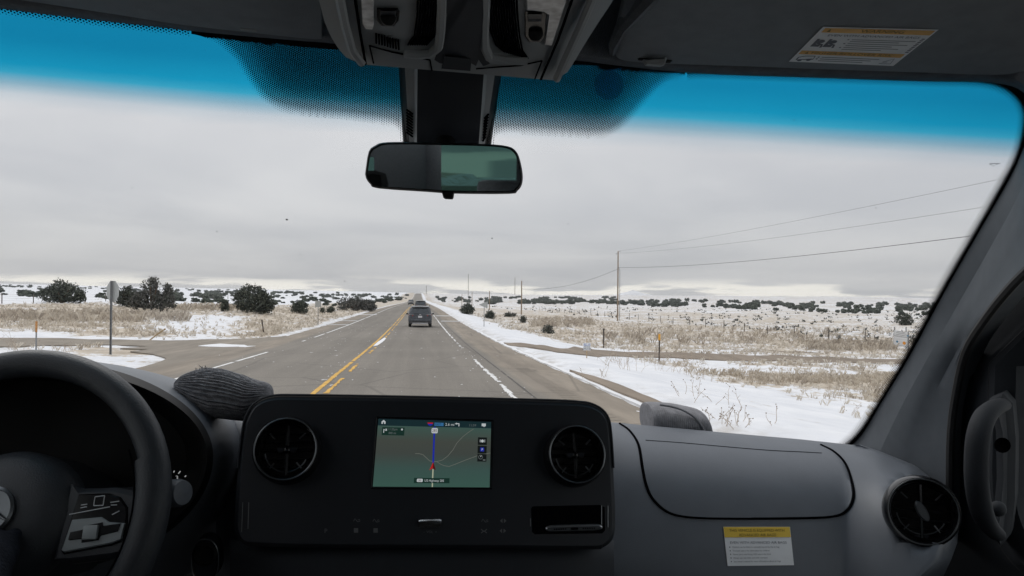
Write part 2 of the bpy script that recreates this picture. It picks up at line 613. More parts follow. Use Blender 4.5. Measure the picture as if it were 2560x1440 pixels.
# ------------------------------------------------------------------ highway
def asphalt_material(name, base, dusty, xmask=None, speck=True):
    m = bpy.data.materials.new(name)
    m.use_nodes = True
    t = m.node_tree; N = t.nodes; L = t.links
    b = N['Principled BSDF']; b.inputs['Roughness'].default_value = .85; b.inputs['Specular IOR Level'].default_value = .25
    ge = N.new('ShaderNodeNewGeometry')
    sx = N.new('ShaderNodeSeparateXYZ'); L.new(ge.outputs['Position'], sx.inputs[0])
    def noise(s, d, sc=(1, 1, 1), ro=.6):
        v = N.new('ShaderNodeVectorMath'); v.operation = 'MULTIPLY'; v.inputs[1].default_value = sc
        L.new(ge.outputs['Position'], v.inputs[0])
        n = N.new('ShaderNodeTexNoise'); n.inputs['Scale'].default_value = s; n.inputs['Detail'].default_value = d; n.inputs['Roughness'].default_value = ro
        L.new(v.outputs[0], n.inputs['Vector']); return n.outputs[0]
    def mr(v, a, c, d, e):
        n = N.new('ShaderNodeMapRange'); n.interpolation_type = 'SMOOTHSTEP'; L.new(v, n.inputs[0])
        for i, q in enumerate((a, c, d, e)): n.inputs[1+i].default_value = q
        return n.outputs[0]
    def mt(op, a, c):
        n = N.new('ShaderNodeMath'); n.operation = op
        for i, q in enumerate((a, c)):
            if isinstance(q, (int, float)): n.inputs[i].default_value = q
            else: L.new(q, n.inputs[i])
        return n.outputs[0]
    def mix(f, a, c):
        n = N.new('ShaderNodeMix'); n.data_type = 'RGBA'
        for s_, q in ((n.inputs[0], f), (n.inputs[6], a), (n.inputs[7], c)):
            if isinstance(q, tuple): s_.default_value = (*q, 1)
            elif isinstance(q, (int, float)): s_.default_value = q
            else: L.new(q, s_)
        return n.outputs[2]
    wob = mt('MULTIPLY', mt('SUBTRACT', noise(.5, 4, (1, .25, 1)), .5), 1.0)
    xw = mt('ADD', sx.outputs[0], wob)
    if xmask:
        a, c = xmask
        d = mt('ADD', mr(xw, c-.05, c+.3, 0, 1), mr(xw, a-.45, a-.05, 1, 0))
    else:
        d = mt('ADD', mr(noise(.3, 5), .2, .7, .75, 1.0), 0.0)
    dd = mt('MULTIPLY', d, mr(noise(.9, 6, (1, .2, 1)), .25, .7, .65, 1.0))
    g = noise(30, 3)
    c0 = mix(mr(g, .3, .7, 0, 1), tuple(q*.82 for q in base), tuple(q*1.15 for q in base))
    c1 = mix(mr(noise(2.2, 6, (1, .12, 1)), .35, .7, 0, 1), tuple(q*.85 for q in dusty), tuple(q*1.12 for q in dusty))
    col = mix(dd, c0, c1)
    # faint long streaks and paler wheel paths
    st = mr(noise(1.4, 4, (1, .02, 1)), .3, .7, .90, 1.10)
    v2 = N.new('ShaderNodeVectorMath'); v2.operation = 'SCALE'; L.new(col, v2.inputs[0]); L.new(st, v2.inputs['Scale'])
    bl = mr(noise(.14, 5), .3, .7, .93, 1.07)
    v3 = N.new('ShaderNodeVectorMath'); v3.operation = 'SCALE'; L.new(v2.outputs[0], v3.inputs[0]); L.new(bl, v3.inputs['Scale'])
    out = v3.outputs[0]
    if speck:
        out = mix(mt('MULTIPLY', mr(noise(3.2, 2, (1, .45, 1)), .735, .75, 0, 1), .8), out, (.8, .81, .83))
        crk = N.new('ShaderNodeTexVoronoi'); crk.feature = 'DISTANCE_TO_EDGE'; crk.inputs['Scale'].default_value = .22
        L.new(ge.outputs['Position'], crk.inputs['Vector'])
        out = mix(mt('MULTIPLY', mr(crk.outputs['Distance'], .0, .012, 1, 0), .35), out, (.06, .055, .05))
    L.new(out, b.inputs['Base Color'])
    bp = N.new('ShaderNodeBump'); bp.inputs['Strength'].default_value = .35; bp.inputs['Distance'].default_value = .01
    L.new(g, bp.inputs['Height']); L.new(bp.outputs[0], b.inputs['Normal'])
    return m
M_ASPH = asphalt_material('salted_asphalt', (.197, .179, .155), (.268, .230, .186), (LINE_L-.25, LINE_R+.55))
M_SIDE = asphalt_material('dusty_side_road', (.235, .212, .178), (.265, .232, .192), None, False)
M_DIRT = asphalt_material('brown_dirt_track', (.21, .17, .135), (.26, .215, .17), None, False)
M_SNOW = pm('fresh_snow', (.78, .79, .81), .9, spec=.1, var=.04, vscale=3, bump=.3, bscale=6)
M_WHITE = pm('worn_white_road_paint', (.70, .70, .69), .8, var=.12, vscale=5)
M_YELL = pm('worn_yellow_road_paint', (.62, .36, .06), .8, var=.18, vscale=4)

rys = [-40, -20, -10]+[y for y in np.arange(0, 110, .7)]+geo(110, 2500, 90)
mb = MB()
rows = []
for y in rys:
    jl = .12*nz(3, y, .5)+.07*nz(9, y, 1.7); jr = .10*nz(31, y, .45)+.06*nz(19, y, 1.9)
    el, er = ROAD_L+jl, ROAD_R+jr
    row = []
    for x in (el-.06, el, -6.3, -4, -2, 0, 2.2, er, er+.06):
        zz = zr(y)+.035-.006*abs(x+2)
        if x == el-.06 or x == er+.06: zz -= .12
        row.append((x, y, zz))
    rows.append(row)
mb.grid(rows, M_ASPH)
road = obj('highway', mb, smooth=30, kind='structure', label='two lane asphalt highway running straight to the horizon')
def rz(x, y, lift=0.0):
    return zr(y)+.035-.006*abs(x+2)+lift

def sheet(name, poly, mat, lift, label=None, cat=None, kind='structure', cell=1.0, follow=None, group=None, edge=.25, nsc=.5):
    """irregular flat sheet lying on the ground, from a ground outline of (x,y)"""
    bm = bmesh.new()
    pts = []
    n = len(poly)
    for i in range(n):
        a, b = Vector(poly[i]), Vector(poly[(i+1) % n])
        k = max(1, int((b-a).length/cell))
        for j in range(k):
            q = a.lerp(b, j/k)
            w = edge
            q = q+Vector((nz(q.x, q.y, nsc, 2.2), nz(q.x, q.y, nsc, 8.2)))*w
            pts.append(q)
    x0, x1 = min(q.x for q in pts), max(q.x for q in pts); y0, y1 = min(q.y for q in pts), max(q.y for q in pts)
    vs_ = [bm.verts.new((q.x, q.y, 0)) for q in pts]
    bm.faces.new(vs_)
    bmesh.ops.triangulate(bm, faces=bm.faces[:])
    for axis, lo, hi in ((0, x0, x1), (1, y0, y1)):
        st = max(cell, (hi-lo)/60)
        c = lo+st
        while c < hi:
            no = (1, 0, 0) if axis == 0 else (0, 1, 0)
            co = (c, 0, 0) if axis == 0 else (0, c, 0)
            bmesh.ops.bisect_plane(bm, geom=bm.verts[:]+bm.edges[:]+bm.faces[:], dist=1e-4, plane_co=co, plane_no=no)
            c += st
    f = follow or (lambda x, y: T(x, y))
    for v in bm.verts:
        v.co.z = f(v.co.x, v.co.y)+lift
    bmesh.ops.recalc_face_normals(bm, faces=bm.faces[:])
    be = [e for e in bm.edges if e.is_boundary]
    ex = bmesh.ops.extrude_edge_only(bm, edges=be)
    for v in ex['geom']:
        if isinstance(v, bmesh.types.BMVert): v.co.z -= .18
    if sum(q.normal.z for q in bm.faces) < 0:
        bmesh.ops.reverse_faces(bm, faces=bm.faces[:])
    mb = MB()
    bm.verts.ensure_lookup_table(); bm.verts.index_update()
    mb.add([v.co.copy() for v in bm.verts], [tuple(v.index for v in q.verts) for q in bm.faces], mat)
    bm.free()
    return obj(name, mb, smooth=60, kind=kind, label=label, group=group)
def gp(px, py):
    p = ground_hit(px, py)
    return (p.x, p.y)
def surf(x, y):
    """top surface: road or ground, ground near the road edge lifted to the road"""
    if ROAD_L-.3 < x < ROAD_R+.3:
        return rz(x, y)
    return T(x, y)
# side road on the left (apron joins the highway)
up_ = [(-260, 842), (0, 847), (273, 851), (465, 853), (574, 850), (700, 843), (780, 829)]
lo_ = [(-260, 873), (0, 869), (115, 866), (287, 865), (372, 868), (300, 874), (372, 876), (330, 882), (380, 888), (418, 899), (383, 914), (330, 928), (240, 960), (120, 1010)]
P_up = [gp(*q) for q in up_]; P_lo = [gp(*q) for q in lo_]
xe = -7.2
poly = P_up+[(xe, P_up[-1][1]), (xe, P_lo[-1][1])]+P_lo[::-1]
def side_z(x, y):
    return lerp(T(x, y), rz(x, y)-.02, sstep(-11.5, -8.0, x))
sheet('side_road', poly, M_SIDE, .05, 'dusty brown side road joining the highway from the left', cell=.8, follow=lambda x, y: max(T(x, y), side_z(x, y)) if x < -7.9 else rz(x, y)-.062, edge=.12)
# dirt track on the right
up_ = [(1256, 858), (1339, 864), (1478, 874), (1617, 881), (1756, 885), (1900, 890), (2019, 893), (2237, 899), (2600, 908)]
lo_ = [(1292, 868), (1394, 882), (1506, 892), (1617, 894), (1756, 899), (1900, 904), (2019, 907), (2237, 911), (2600, 924)]
poly = [gp(*q) for q in up_]+[gp(*q) for q in lo_][::-1]
sheet('dirt_track', poly, M_DIRT, .04, 'brown dirt track crossing the snow on the right', cell=.8, edge=.22, nsc=.35)
# strip of old pavement showing beside the right shoulder
poly = [gp(*q) for q in ((1412, 930), (1482, 951), (1545, 975), (1605, 1002), (1675, 1035), (1745, 1070), (1722, 1077), (1632, 1034), (1558, 998), (1470, 959))]
sheet('pavement_strip', [(x+.12, y) for x, y in poly], M_DIRT, .075, 'thin dark strip of pavement bare of snow beside the right shoulder', cell=.4, edge=.06, nsc=.8)
# tyre-thin bare soil streaks right of the track
for k, q in enumerate((((1900, 874), (1990, 879), (2060, 884), (1985, 882)), ((1830, 876), (1890, 881), (1850, 880)))):
    sheet('bare_soil', [gp(*a) for a in q], M_DIRT, .03, 'bare brown soil streak in the snow behind the dirt track', cell=.5, edge=.3, group='bare soil streaks')
# snow lying on the side road and highway
def on_side(x, y):
    return max(T(x, y), side_z(x, y))+.05 if x < -7.9 else rz(x, y)
for k, (q, lab) in enumerate((
        (((488, 868), (520, 864), (548, 862), (575, 864), (640, 865), (600, 870), (560, 871), (520, 870)), 'thin white snow patch lying on the brown side road'),)):
    sheet('snow_patch', [gp(*a) for a in q], M_SNOW, .012, lab, cell=.4, follow=on_side, edge=.2, kind='structure')
for k, (q, lab) in enumerate((
        (((933, 868), (945, 856), (962, 846), (966, 848), (950, 862), (944, 866)), 'small white snow patch over the yellow centre line'),)):
    sheet('snow_patch', [gp(*a) for a in q], M_SNOW, .02, lab, cell=.3, follow=rz, edge=.05, kind='structure')
sheet('snow_ridge', [(4.12, 4)]+[(4.16, y) for y in range(8, 60, 4)]+[(4.2, 62)]+[(4.33+.05*math.sin(y*1.3), y) for y in range(58, 4, -2)]+[(4.32, 4)], M_SNOW, .045, 'continuous ploughed snow ridge along the edge of the right shoulder', cell=.35, follow=lambda x, y: max(rz(min(x, 4.1), y), T(x, y))-.01, edge=.10, nsc=.9)
# thin snow ridges across the shoulders further on
for (x0, x1, y0, y1) in ((2.3, 4.3, 79, 80.0), (-9.2, -6.2, 79, 79.8), (2.2, 4.4, 100, 101.5), (-8.0, -5.6, 104, 105.5), (-8.4, -6.1, 68, 68.6)):
    sheet('snow_ridge', [(x0, y0), (x1, y0+.2), (x1, y1), (x0, y1-.2)], M_SNOW, .03, 'thin snow line lying across the road shoulder', cell=.4, follow=surf, edge=.12, group='snow lines across the shoulder')
# tiny snow crumbs on the lanes
mb = MB()
for _ in range(260):
    y = 8+70*random.random()**1.6; x = random.choice((LINE_Y+random.gauss(0, .5), LINE_R+random.gauss(0, .35), random.uniform(-7.5, 4), LINE_L+random.gauss(1.0, 1.0)))
    if not ROAD_L < x < ROAD_R: continue
    r = random.uniform(.008, .026)*(1+y/80)
    n = 5
    z = rz(x, y, .006)
    a0 = random.random()*6
    pts = [(x+math.cos(a0+i*6.28/n)*r*random.uniform(.5, 1.2), y+math.sin(a0+i*6.28/n)*r*random.uniform(.6, 1.8), z) for i in range(n)]
    top = (x, y, z+r*.35)
    mb.add(pts+[top], [(i, (i+1) % n, n) for i in range(n)], M_SNOW)
obj('snow_crumbs', mb, smooth=None, kind='stuff', label='crumbs of snow scattered over the asphalt lanes')

# painted lines
def stripe(name, xc, segs, w, mat, label, wob=.02, ragged=.0):
    mb = MB()
    for (y0, y1, gap) in segs:
        y = y0
        while y < y1:
            l = .35 if y < 40 else (1.2 if y < 120 else 6)
            if random.random() >= gap:
                a = w/2*(1+random.uniform(-ragged, ragged*.3)); b = w/2*(1+random.uniform(-ragged, ragged*.3))
                y2 = min(y+l, y1)
                mb.add([(xc-a, y, rz(xc, y, .008)), (xc+b, y, rz(xc, y, .008)), (xc+b*(1+random.uniform(-ragged, 0)), y2, rz(xc, y2, .008)), (xc-a*(1+random.uniform(-ragged, 0)), y2, rz(xc, y2, .008))], [(0, 1, 2, 3)], mat)
            y += l
    return obj(name, mb, smooth=None, kind='structure', label=label)
stripe('centre_line', LINE_Y-.13, [(0, 60, .02), (60, 300, .25)], .13, M_YELL, 'solid yellow centre line', ragged=.25)
stripe('centre_line', LINE_Y+.13, [(0, 14.5, .05), (16.5, 20, .15), (22, 25, .3), (30, 34, .2), (34, 70, .55), (70, 300, .3)], .12, M_YELL, 'broken worn second yellow centre line', ragged=.5)
stripe('edge_line', LINE_R, [(0, 18.5, .42), (19, 27.5, .06), (35, 48, .45), (48, 900, .12)], .15, M_WHITE, 'worn white edge line along the right shoulder', ragged=.7)
stripe('edge_line', LINE_L, [(0, 32, .03), (40, 44, .5), (46, 900, .06)], .14, M_WHITE, 'white edge line along the left lane', ragged=.2)
# milled rumble marks in the right shoulder
M_TAR = pm('dark_tar_seam', (.07, .065, .06), .8)
stripe('tar_seam', LINE_R+.42, [(0, 200, .02)], .05, M_TAR, 'dark paving seam beside the right edge line', ragged=.5)
mb = MB()
for i in range(46):
    y = 8.5+i*.33
    mb.add([(2.95, y, rz(3, y, .004)), (3.35, y+.02, rz(3.3, y, .004)), (3.35, y+.10, rz(3.3, y, .004)), (2.95, y+.09, rz(3, y, .004))], [(0, 1, 2, 3)], M_SIDE)
obj('rumble_strip', mb, smooth=None, kind='structure', label='faint rumble grooves in the right shoulder')

# far mountain
M_MOUNT = pm('far_snowy_mountain', (.80, .81, .83), .95, spec=0, var=.06, vscale=.004)
mb = MB()
c = CAM+ray(1582, 737)*4700
rows = []
for i in range(15):
    a = i/14
    row = []
    for k in range(48):
        th = 2*math.pi*k/48
        rr = a*(150+34*nz(math.cos(th)*3, math.sin(th)*3, 1, 3))
        h = 31*(1-a)**1.25*(1+.35*nz(th*2+a*3, a*5, 1, 6))-5
        row.append((c.x+math.cos(th)*rr, c.y+math.sin(th)*rr*1.2, c.z+h))
    rows.append(row)
mb.grid(rows, M_MOUNT, closed=True)
obj('mountain', mb, smooth=80, kind='structure', label='white snowy peak far off on the horizon right of the poles')
# ================================================================== PLANTS
M_JUN = [pm('juniper_foliage_dark', (.056, .064, .053), .9, spec=.1, var=.35, vscale=3),
         pm('juniper_foliage', (.092, .104, .084), .9, spec=.1, var=.35, vscale=3),
         pm('juniper_foliage_tips', (.155, .165, .132), .9, spec=.1, var=.3, vscale=3)]
M_DEAD = [pm('grey_dead_twigs', (.16, .155, .145), .95, spec=.05, var=.3, vscale=4), pm('grey_green_twigs', (.105, .108, .10), .95, spec=.05, var=.3, vscale=4)]
M_BARK = pm('juniper_bark', (.11, .085, .065), .95, spec=.05, var=.3, vscale=9, bump=.5, bscale=30)
def leaf(mb, p, s, mat, up=.35):
    d = Vector((random.gauss(0, 1), random.gauss(0, 1), random.gauss(up, 1))).normalized()
    e = d.orthogonal().normalized()
    e = (Matrix.Rotation(random.random()*6.28, 3, d) @ e)*s*random.uniform(.25, .5)
    d = d*s*random.uniform(.7, 1.4)
    mb.add([p-e, p+e, p+d+e*.3, p+d*1.15-e*.4], [(0, 1, 2, 3)], mat)
def crown_points(w, h, n, lobes):
    """lobes: list of (x, z0, z1, rx) in units of w,h; points near the lobes' shells"""
    out = []
    wts = [l[3]*(l[2]-l[1]) for l in lobes]
    for _ in range(n):
        x, z0, z1, rx = random.choices(lobes, wts)[0]
        while True:
            q = Vector((random.uniform(-1, 1), random.uniform(-1, 1), random.uniform(-1, 1)))
            if .18 < q.length < 1: break
        q = q.normalized()*q.length**.45
        out.append(Vector((x*w+q.x*rx*w, q.y*rx*w*.9, (z0+z1)/2*h+q.z*(z1-z0)/2*h)))
    return out
def tree(name, label, base, w, h, lobes, nclump=260, per=11, mats=M_JUN, group=None, leafs=.12, cat='tree', trunk=True):
    t = thing(name, label, cat, base, group)
    mb = MB()
    B = Vector(base)
    for c in crown_points(w, h, nclump, lobes):
        if c.z < .02*h: c.z = .02*h+random.random()*.1*h
        sh = c.z/h
        for _ in range(per):
            p = B+c+Vector((random.gauss(0, 1), random.gauss(0, 1), random.gauss(0, .8)))*leafs*1.1
            k = random.random()
            mat = mats[0] if k < .45 else (mats[1] if k < .82 or len(mats) < 3 else mats[2])
            leaf(mb, p, leafs*random.uniform(.7, 1.5), mat, up=.6)
    obj('crown', mb, t, smooth=None)
    mt_ = MB()
    for i in range(5):
        a = random.random()*6.28; r = random.uniform(.1, .32)*w
        e = Vector((math.cos(a)*r, math.sin(a)*r, h*random.uniform(.4, .75)))
        mt_.tube([B+Vector((random.uniform(-.05, .05), random.uniform(-.05, .05), -.15)), B+e*.45+Vector((0, 0, .05*h)), B+e], [.035*w, .025*w, .008*w], M_BARK, 6)
    obj('trunk', mt_, t)
    return t
def px_tree(name, label, x0, x1, top, bot, lobes, **k):
    g = ground_hit((x0+x1)/2, bot)
    d = (g-CAM).dot(FWD)
    w = (x1-x0)/F_PX*d; h = (bot-top)/F_PX*d
    return tree(name, label, g, w, h, lobes, **k)
ROUND = [(0, 0, .95, .40), (-.22, .05, .78, .26), (.22, 0, .8, .26), (.05, .4, 1.0, .22)]
px_tree('juniper_tree', 'large dark spreading juniper behind the left wire fence', 103, 209, 701, 757, [(-.05, .1, 1.0, .25), (.18, 0, .8, .3), (-.25, 0, .62, .24), (.36, 0, .55, .14)], nclump=420, leafs=.16)
px_tree('juniper_tree', 'tall ragged juniper with bare spires right behind the stop sign', 325, 432, 690, 782, [(.0, 0, .60, .36), (.28, 0, .55, .24), (-.3, .1, .5, .22), (-.15, .5, .86, .055), (.05, .5, 1.0, .075), (.0, .55, .92, .06), (.34, .5, .86, .055), (.36, .4, .72, .09)], nclump=560, leafs=.12, mats=[M_DEAD[0], M_DEAD[1], M_JUN[1]])
px_tree('juniper_tree', 'dark shaggy juniper bush hidden just left of the tall spired juniper', 288, 350, 715, 768, ROUND, nclump=230, leafs=.13, mats=[M_JUN[0], M_DEAD[1], M_JUN[1]])
px_tree('juniper_tree', 'big round dense juniper on the grassy mound left of the highway', 583, 676, 712, 782, [(0, 0, .97, .42), (-.25, .1, .8, .24), (.25, 0, .72, .28), (.38, -.05, .5, .16)], nclump=520, leafs=.13)
px_tree('juniper_tree', 'small upright young juniper left of the big round one', 551, 573, 750, 779, [(0, 0, 1, .3), (0, 0, .6, .45)], nclump=90, leafs=.09)
px_tree('juniper_bush', 'small round juniper right of the big round one', 727, 769, 752, 783, ROUND, nclump=170, leafs=.11)
px_tree('juniper_bush', 'low grey leafless shrub thicket left of the highway', 845, 935, 742, 777, [(-.3, 0, .9, .2), (0, 0, .95, .26), (.28, 0, .75, .24), (.42, 0, .6, .12)], nclump=380, leafs=.16, mats=[M_DEAD[1], M_DEAD[0], M_DEAD[1]])
px_tree('juniper_bush', 'dark low bush between the square sign and the grey thicket', 817, 836, 766, 782, ROUND, nclump=80, leafs=.1)
px_tree('juniper_bush', 'tuft of dark bush just right of the square sign', 800, 812, 770, 783, ROUND, nclump=50, leafs=.09)
px_tree('juniper_bush', 'grey green juniper bush right of the highway before the pennant sign', 1150, 1186, 760, 786, ROUND, nclump=200, leafs=.13)
px_tree('cholla_bush', 'spiky dark cholla bush right of the pennant sign post', 1214, 1237, 778, 797, ROUND, nclump=90, leafs=.13, cat='bush', mats=[M_JUN[0], M_JUN[1], M_DEAD[0]])
px_tree('cholla_bush', 'low spiky dark cholla bush between the pennant sign and second utility pole', 1258, 1292, 782, 792, ROUND, nclump=80, leafs=.12, cat='bush', mats=[M_JUN[0], M_JUN[1], M_DEAD[0]])
px_tree('cholla_bush', 'spiky brown cholla bush at the foot of the second utility pole', 1299, 1316, 789, 808, ROUND, nclump=70, leafs=.1, cat='bush', mats=[M_JUN[1], M_DEAD[1], M_DEAD[0]])
px_tree('cholla_bush', 'spiky brown cholla bush in the tan grass nearest the dirt track', 1355, 1384, 812, 834, ROUND, nclump=80, leafs=.09, cat='bush', mats=[M_JUN[1], M_DEAD[1], M_DEAD[0]])
px_tree('juniper_tree', 'lone rounded juniper just behind the white notice board', 2236, 2286, 786, 812, ROUND, nclump=160, leafs=.17)

# far junipers: shared low meshes
def far_mesh(seed):
    random.seed(seed)
    bm = bmesh.new()
    mb = MB()
    for c in crown_points(1.0, 1.0, 26, [(0, .0, .95, .46), (-.25, 0, .7, .24), (.27, 0, .75, .22)]):
        c.z = max(c.z, .04)
        s = random.uniform(.14, .26)
        m = Matrix.Rotation(random.random()*6.28, 3, Vector((random.random(), random.random(), random.random())).normalized())
        q = [m @ Vector(v)*s for v in ((1, 0, 0), (-1, 0, 0), (0, 1, 0), (0, -1, 0), (0, 0, 1), (0, 0, -1))]
        mb.add([c+v for v in q], [(0, 2, 4), (2, 1, 4), (1, 3, 4), (3, 0, 4), (2, 0, 5), (1, 2, 5), (3, 1, 5), (0, 3, 5)], random.choice(M_JUN[:2]))
    me = bpy.data.meshes.new('juniper_bush')
    me.from_pydata([tuple(v) for v in mb.v], [], mb.f)
    for m in mb.mats: me.materials.append(m)
    me.polygons.foreach_set('material_index', mb.m)
    bm.free()
    return me, mb
FAR = [far_mesh(100+i) for i in range(6)]
random.seed(21)
spots = []
def band(n, x0, x1, vf0, vf1, smin, smax, hmin=.5, hmax=.7, clump=.0):
    k = 0; tries = 0
    while k < n and tries < n*12:
        tries += 1
        px = random.uniform(x0, x1)
        v = random.uniform(vf0(px), vf1(px))
        if clump and mnoise.noise(Vector((px*.02, v*.09, 4))) < random.uniform(-clump, clump): continue
        g = ground_hit(px, v, 4000)
        if g is None: continue
        if -14 < g.x < 12: continue
        w = min(max(random.uniform(smin, smax)/F_PX*(g-CAM).length, .9), 5.5)
        spots.append((g, w, w*random.uniform(hmin, hmax), px, v)); k += 1
hl = lambda x: polyY([(0, 713), (700, 729), (1040, 735)], x)
hr = lambda x: polyY([(1080, 737), (1200, 738), (2350, 742)], x)
# left plain
band(150, -30, 560, lambda x: hl(x)+3, lambda x: hl(x)+30, 9, 24, .38, .55, .25)
band(190, 380, 1015, lambda x: hl(x)+3, lambda x: hl(x)+34, 8, 21, .42, .6, .3)
band(60, 560, 1020, lambda x: hl(x)+2, lambda x: hl(x)+14, 5, 14, .4, .6)
band(70, -30, 760, lambda x: hl(x)-1, lambda x: hl(x)+5, 8, 22, .3, .42)
# right plain: dark belt and outliers
band(230, 1215, 1540, lambda x: 744, lambda x: 761, 7, 17, .5, .65, .25)
band(60, 1545, 1700, lambda x: 752, lambda x: 768, 8, 18, .55, .7, .25)
band(300, 1660, 2360, lambda x: polyY([(1660, 752), (2360, 764)], x), lambda x: polyY([(1660, 764), (1900, 776), (2360, 792)], x), 7, 16, .55, .75, .28)
band(40, 1090, 1260, lambda x: 744, lambda x: 758, 6, 13)
spots.sort(key=lambda s: -s[1]/(s[0]-CAM).length)
def far_label(px, v):
    return ('dark juniper bush among many on the snowy plain left of the highway' if px < 1048 else
            'dark juniper bush among many in the belt across the right plain')
for i, (g, w, h, px, v) in enumerate(spots[:290]):
    o = bpy.data.objects.new('juniper_bush', FAR[i % 6][0])
    SC.collection.objects.link(o)
    o.location = g-Vector((0, 0, .05*h)); o.scale = (w, w, h); o.rotation_euler = (0, 0, random.random()*6.28)
    tagit(o, far_label(px, v), 'bush', 'junipers on the left plain' if px < 1048 else 'junipers on the right plain')
mbs = MB()
for i, (g, w, h, px, v) in enumerate(spots[290:]):
    a = random.random()*6.28
    f = FAR[i % 6][1]
    tmp = MB(); tmp.v = [(g.x+(p[0]*math.cos(a)-p[1]*math.sin(a))*w, g.y+(p[0]*math.sin(a)+p[1]*math.cos(a))*w, g.z+p[2]*h-.05*h) for p in f.v]
    tmp.f = f.f; tmp.m = f.m; tmp.mats = f.mats
    mbs.merge(tmp)
obj('distant_juniper_scrub', mbs, smooth=None, kind='stuff', label='distant juniper scrub specks on the plain')

# low dark scrub specks on the right plain
mbs = MB()
for _ in range(800):
    an = random.uniform(R(4), R(41)); d = math.exp(random.uniform(math.log(85), math.log(420)))
    x, y = math.sin(an)*d, math.cos(an)*d
    if x < 52-.06*min(y, 300): continue
    z = T(x, y); s = random.uniform(.14, .38)*(1+d/600)
    for k in range(5):
        p = Vector((x+random.gauss(0, .5*s), y+random.gauss(0, .5*s), z+random.uniform(0, .5)*s))
        leaf(mbs, p, s*.9, random.choice((M_JUN[1], M_DEAD[0], M_DEAD[1])), up=1.2)
obj('desert_scrub', mbs, smooth=None, kind='stuff', label='low dark scrub dotted over the right plain')

# ------------------------------------------------------------------ dry grass
M_GRASS = bpy.data.materials.new('dry_tan_grass')
M_GRASS.use_nodes = True
_t = M_GRASS.node_tree
_a = _t.nodes.new('ShaderNodeAttribute'); _a.attribute_name = 'tint'
_r = _t.nodes.new('ShaderNodeValToRGB')
_r.color_ramp.elements[0].color = (.36, .31, .262, 1); _r.color_ramp.elements[1].color = (.77, .72, .635, 1)
_e = _r.color_ramp.elements.new(.5); _e.color = (.60, .54, .455, 1)
_t.links.new(_a.outputs['Fac'], _r.inputs[0])
_b = _t.nodes['Principled BSDF']; _b.inputs['Roughness'].default_value = .9; _b.inputs['Specular IOR Level'].default_value = .1
_t.links.new(_r.outputs[0], _b.inputs['Base Color'])
mbs = MB(); tint = []
def on_bare(x, y):
    return False
from mathutils.geometry import intersect_point_line
_dirt_c = [gp(*q) for q in ((1275, 863), (1394, 874), (1506, 884), (1617, 888), (1756, 892), (1900, 897), (2019, 900), (2237, 905), (2600, 916))]
_side_c = [gp(*q) for q in ((-260, 857), (0, 858), (273, 858), (465, 862))]
def near_line(x, y, L, r):
    p = Vector((x, y))
    for a, b in zip(L, L[1:]):
        a = Vector(a); b = Vector(b)
        t = max(0, min(1, (p-a).dot(b-a)/(b-a).length_squared))
        if (a.lerp(b, t)-p).length < r: return True
    return False
def tuft(x, y, s, nb, wid, shade):
    z = T(x, y)-.02
    for _ in range(nb):
        a = random.random()*6.28; l = s*random.uniform(.6, 1.2); lean = random.uniform(.1, .75)
        bx, by = x+random.gauss(0, .22*s), y+random.gauss(0, .22*s)
        dx, dy = math.cos(a), math.sin(a)
        w = wid*random.uniform(.6, 1.3)
        n0 = len(mbs.v)
        wx, wy = random.choice(((1, 0), (.8, -.6), (.9, .4)))
        mbs.v += [(bx-wx*w, by-wy*w, z), (bx+wx*w, by+wy*w, z), (bx+dx*lean*l*.5, by+dy*lean*l*.5, z+l*.75), (bx+dx*lean*l, by+dy*lean*l, z+l*(1-.35*lean))]
        mbs.f += [(n0, n0+1, n0+2), (n0+2, n0+1, n0+3)]; mbs.m += [0, 0]
        sh = min(1, max(0, shade+random.gauss(0, .14)))
        tint.extend([sh*.7, sh*.7, sh, min(1, sh+.1)])
mbs.mats = [M_GRASS]
cnt = 0
while cnt < 11500:
    an = random.uniform(R(-29), R(38)); d = math.exp(random.uniform(math.log(7), math.log(150)))
    x, y = math.sin(an)*d, math.cos(an)*d
    if ROAD_L-.35 < x < ROAD_R+.5: continue
    if x < -7 and 30 < y < 37 and random.random() < .8 and near_line(x, y, _side_c, 2.6): continue
    if x < -7.5 and near_line(x, y, _side_c, 2.6): continue
    if x < -7.5 and x > -12.5 and 20 < y < 36: continue
    if x > 4 and near_line(x, y, _dirt_c, 1.7): continue
    g = grass_amount(x, y)
    if random.random() > g**1.9*1.1-.02: continue
    c_ = .5+.5*nz(x, y, .5, 11)
    if c_ < random.uniform(.15, .55)*(1.25-g): continue
    s = random.uniform(.10, .29)*(.6+.8*c_)*(1 if d > 30 else .8)
    tuft(x, y, s, 8 if d < 60 else 6, .0035+d*.00020, random.choice((.3, .5, .65, .8)) if g > .5 else random.choice((.55, .7, .85)))
    cnt += 1
# denser brown brush rows
for (x0, x1, v0, v1, n) in ((0, 470, 786, 806, 260), (430, 640, 765, 776, 120), (1330, 1480, 796, 818, 160), (1500, 2240, 822, 862, 200), (2020, 2240, 858, 878, 160)):
    for _ in range(n):
        g = ground_hit(random.uniform(x0, x1), random.uniform(v0, v1))
        d = (g-CAM).length
        if ROAD_L-1 < g.x < ROAD_R+2: continue
        tuft(g.x, g.y, random.uniform(.4, .75), 9, .004+d*.0002, random.choice((.1, .25, .4, .55)))
mbs.att['tint'] = tint
obj('dry_grass', mbs, smooth=None, kind='stuff', label='dry tan grass tufts poking through the snow')

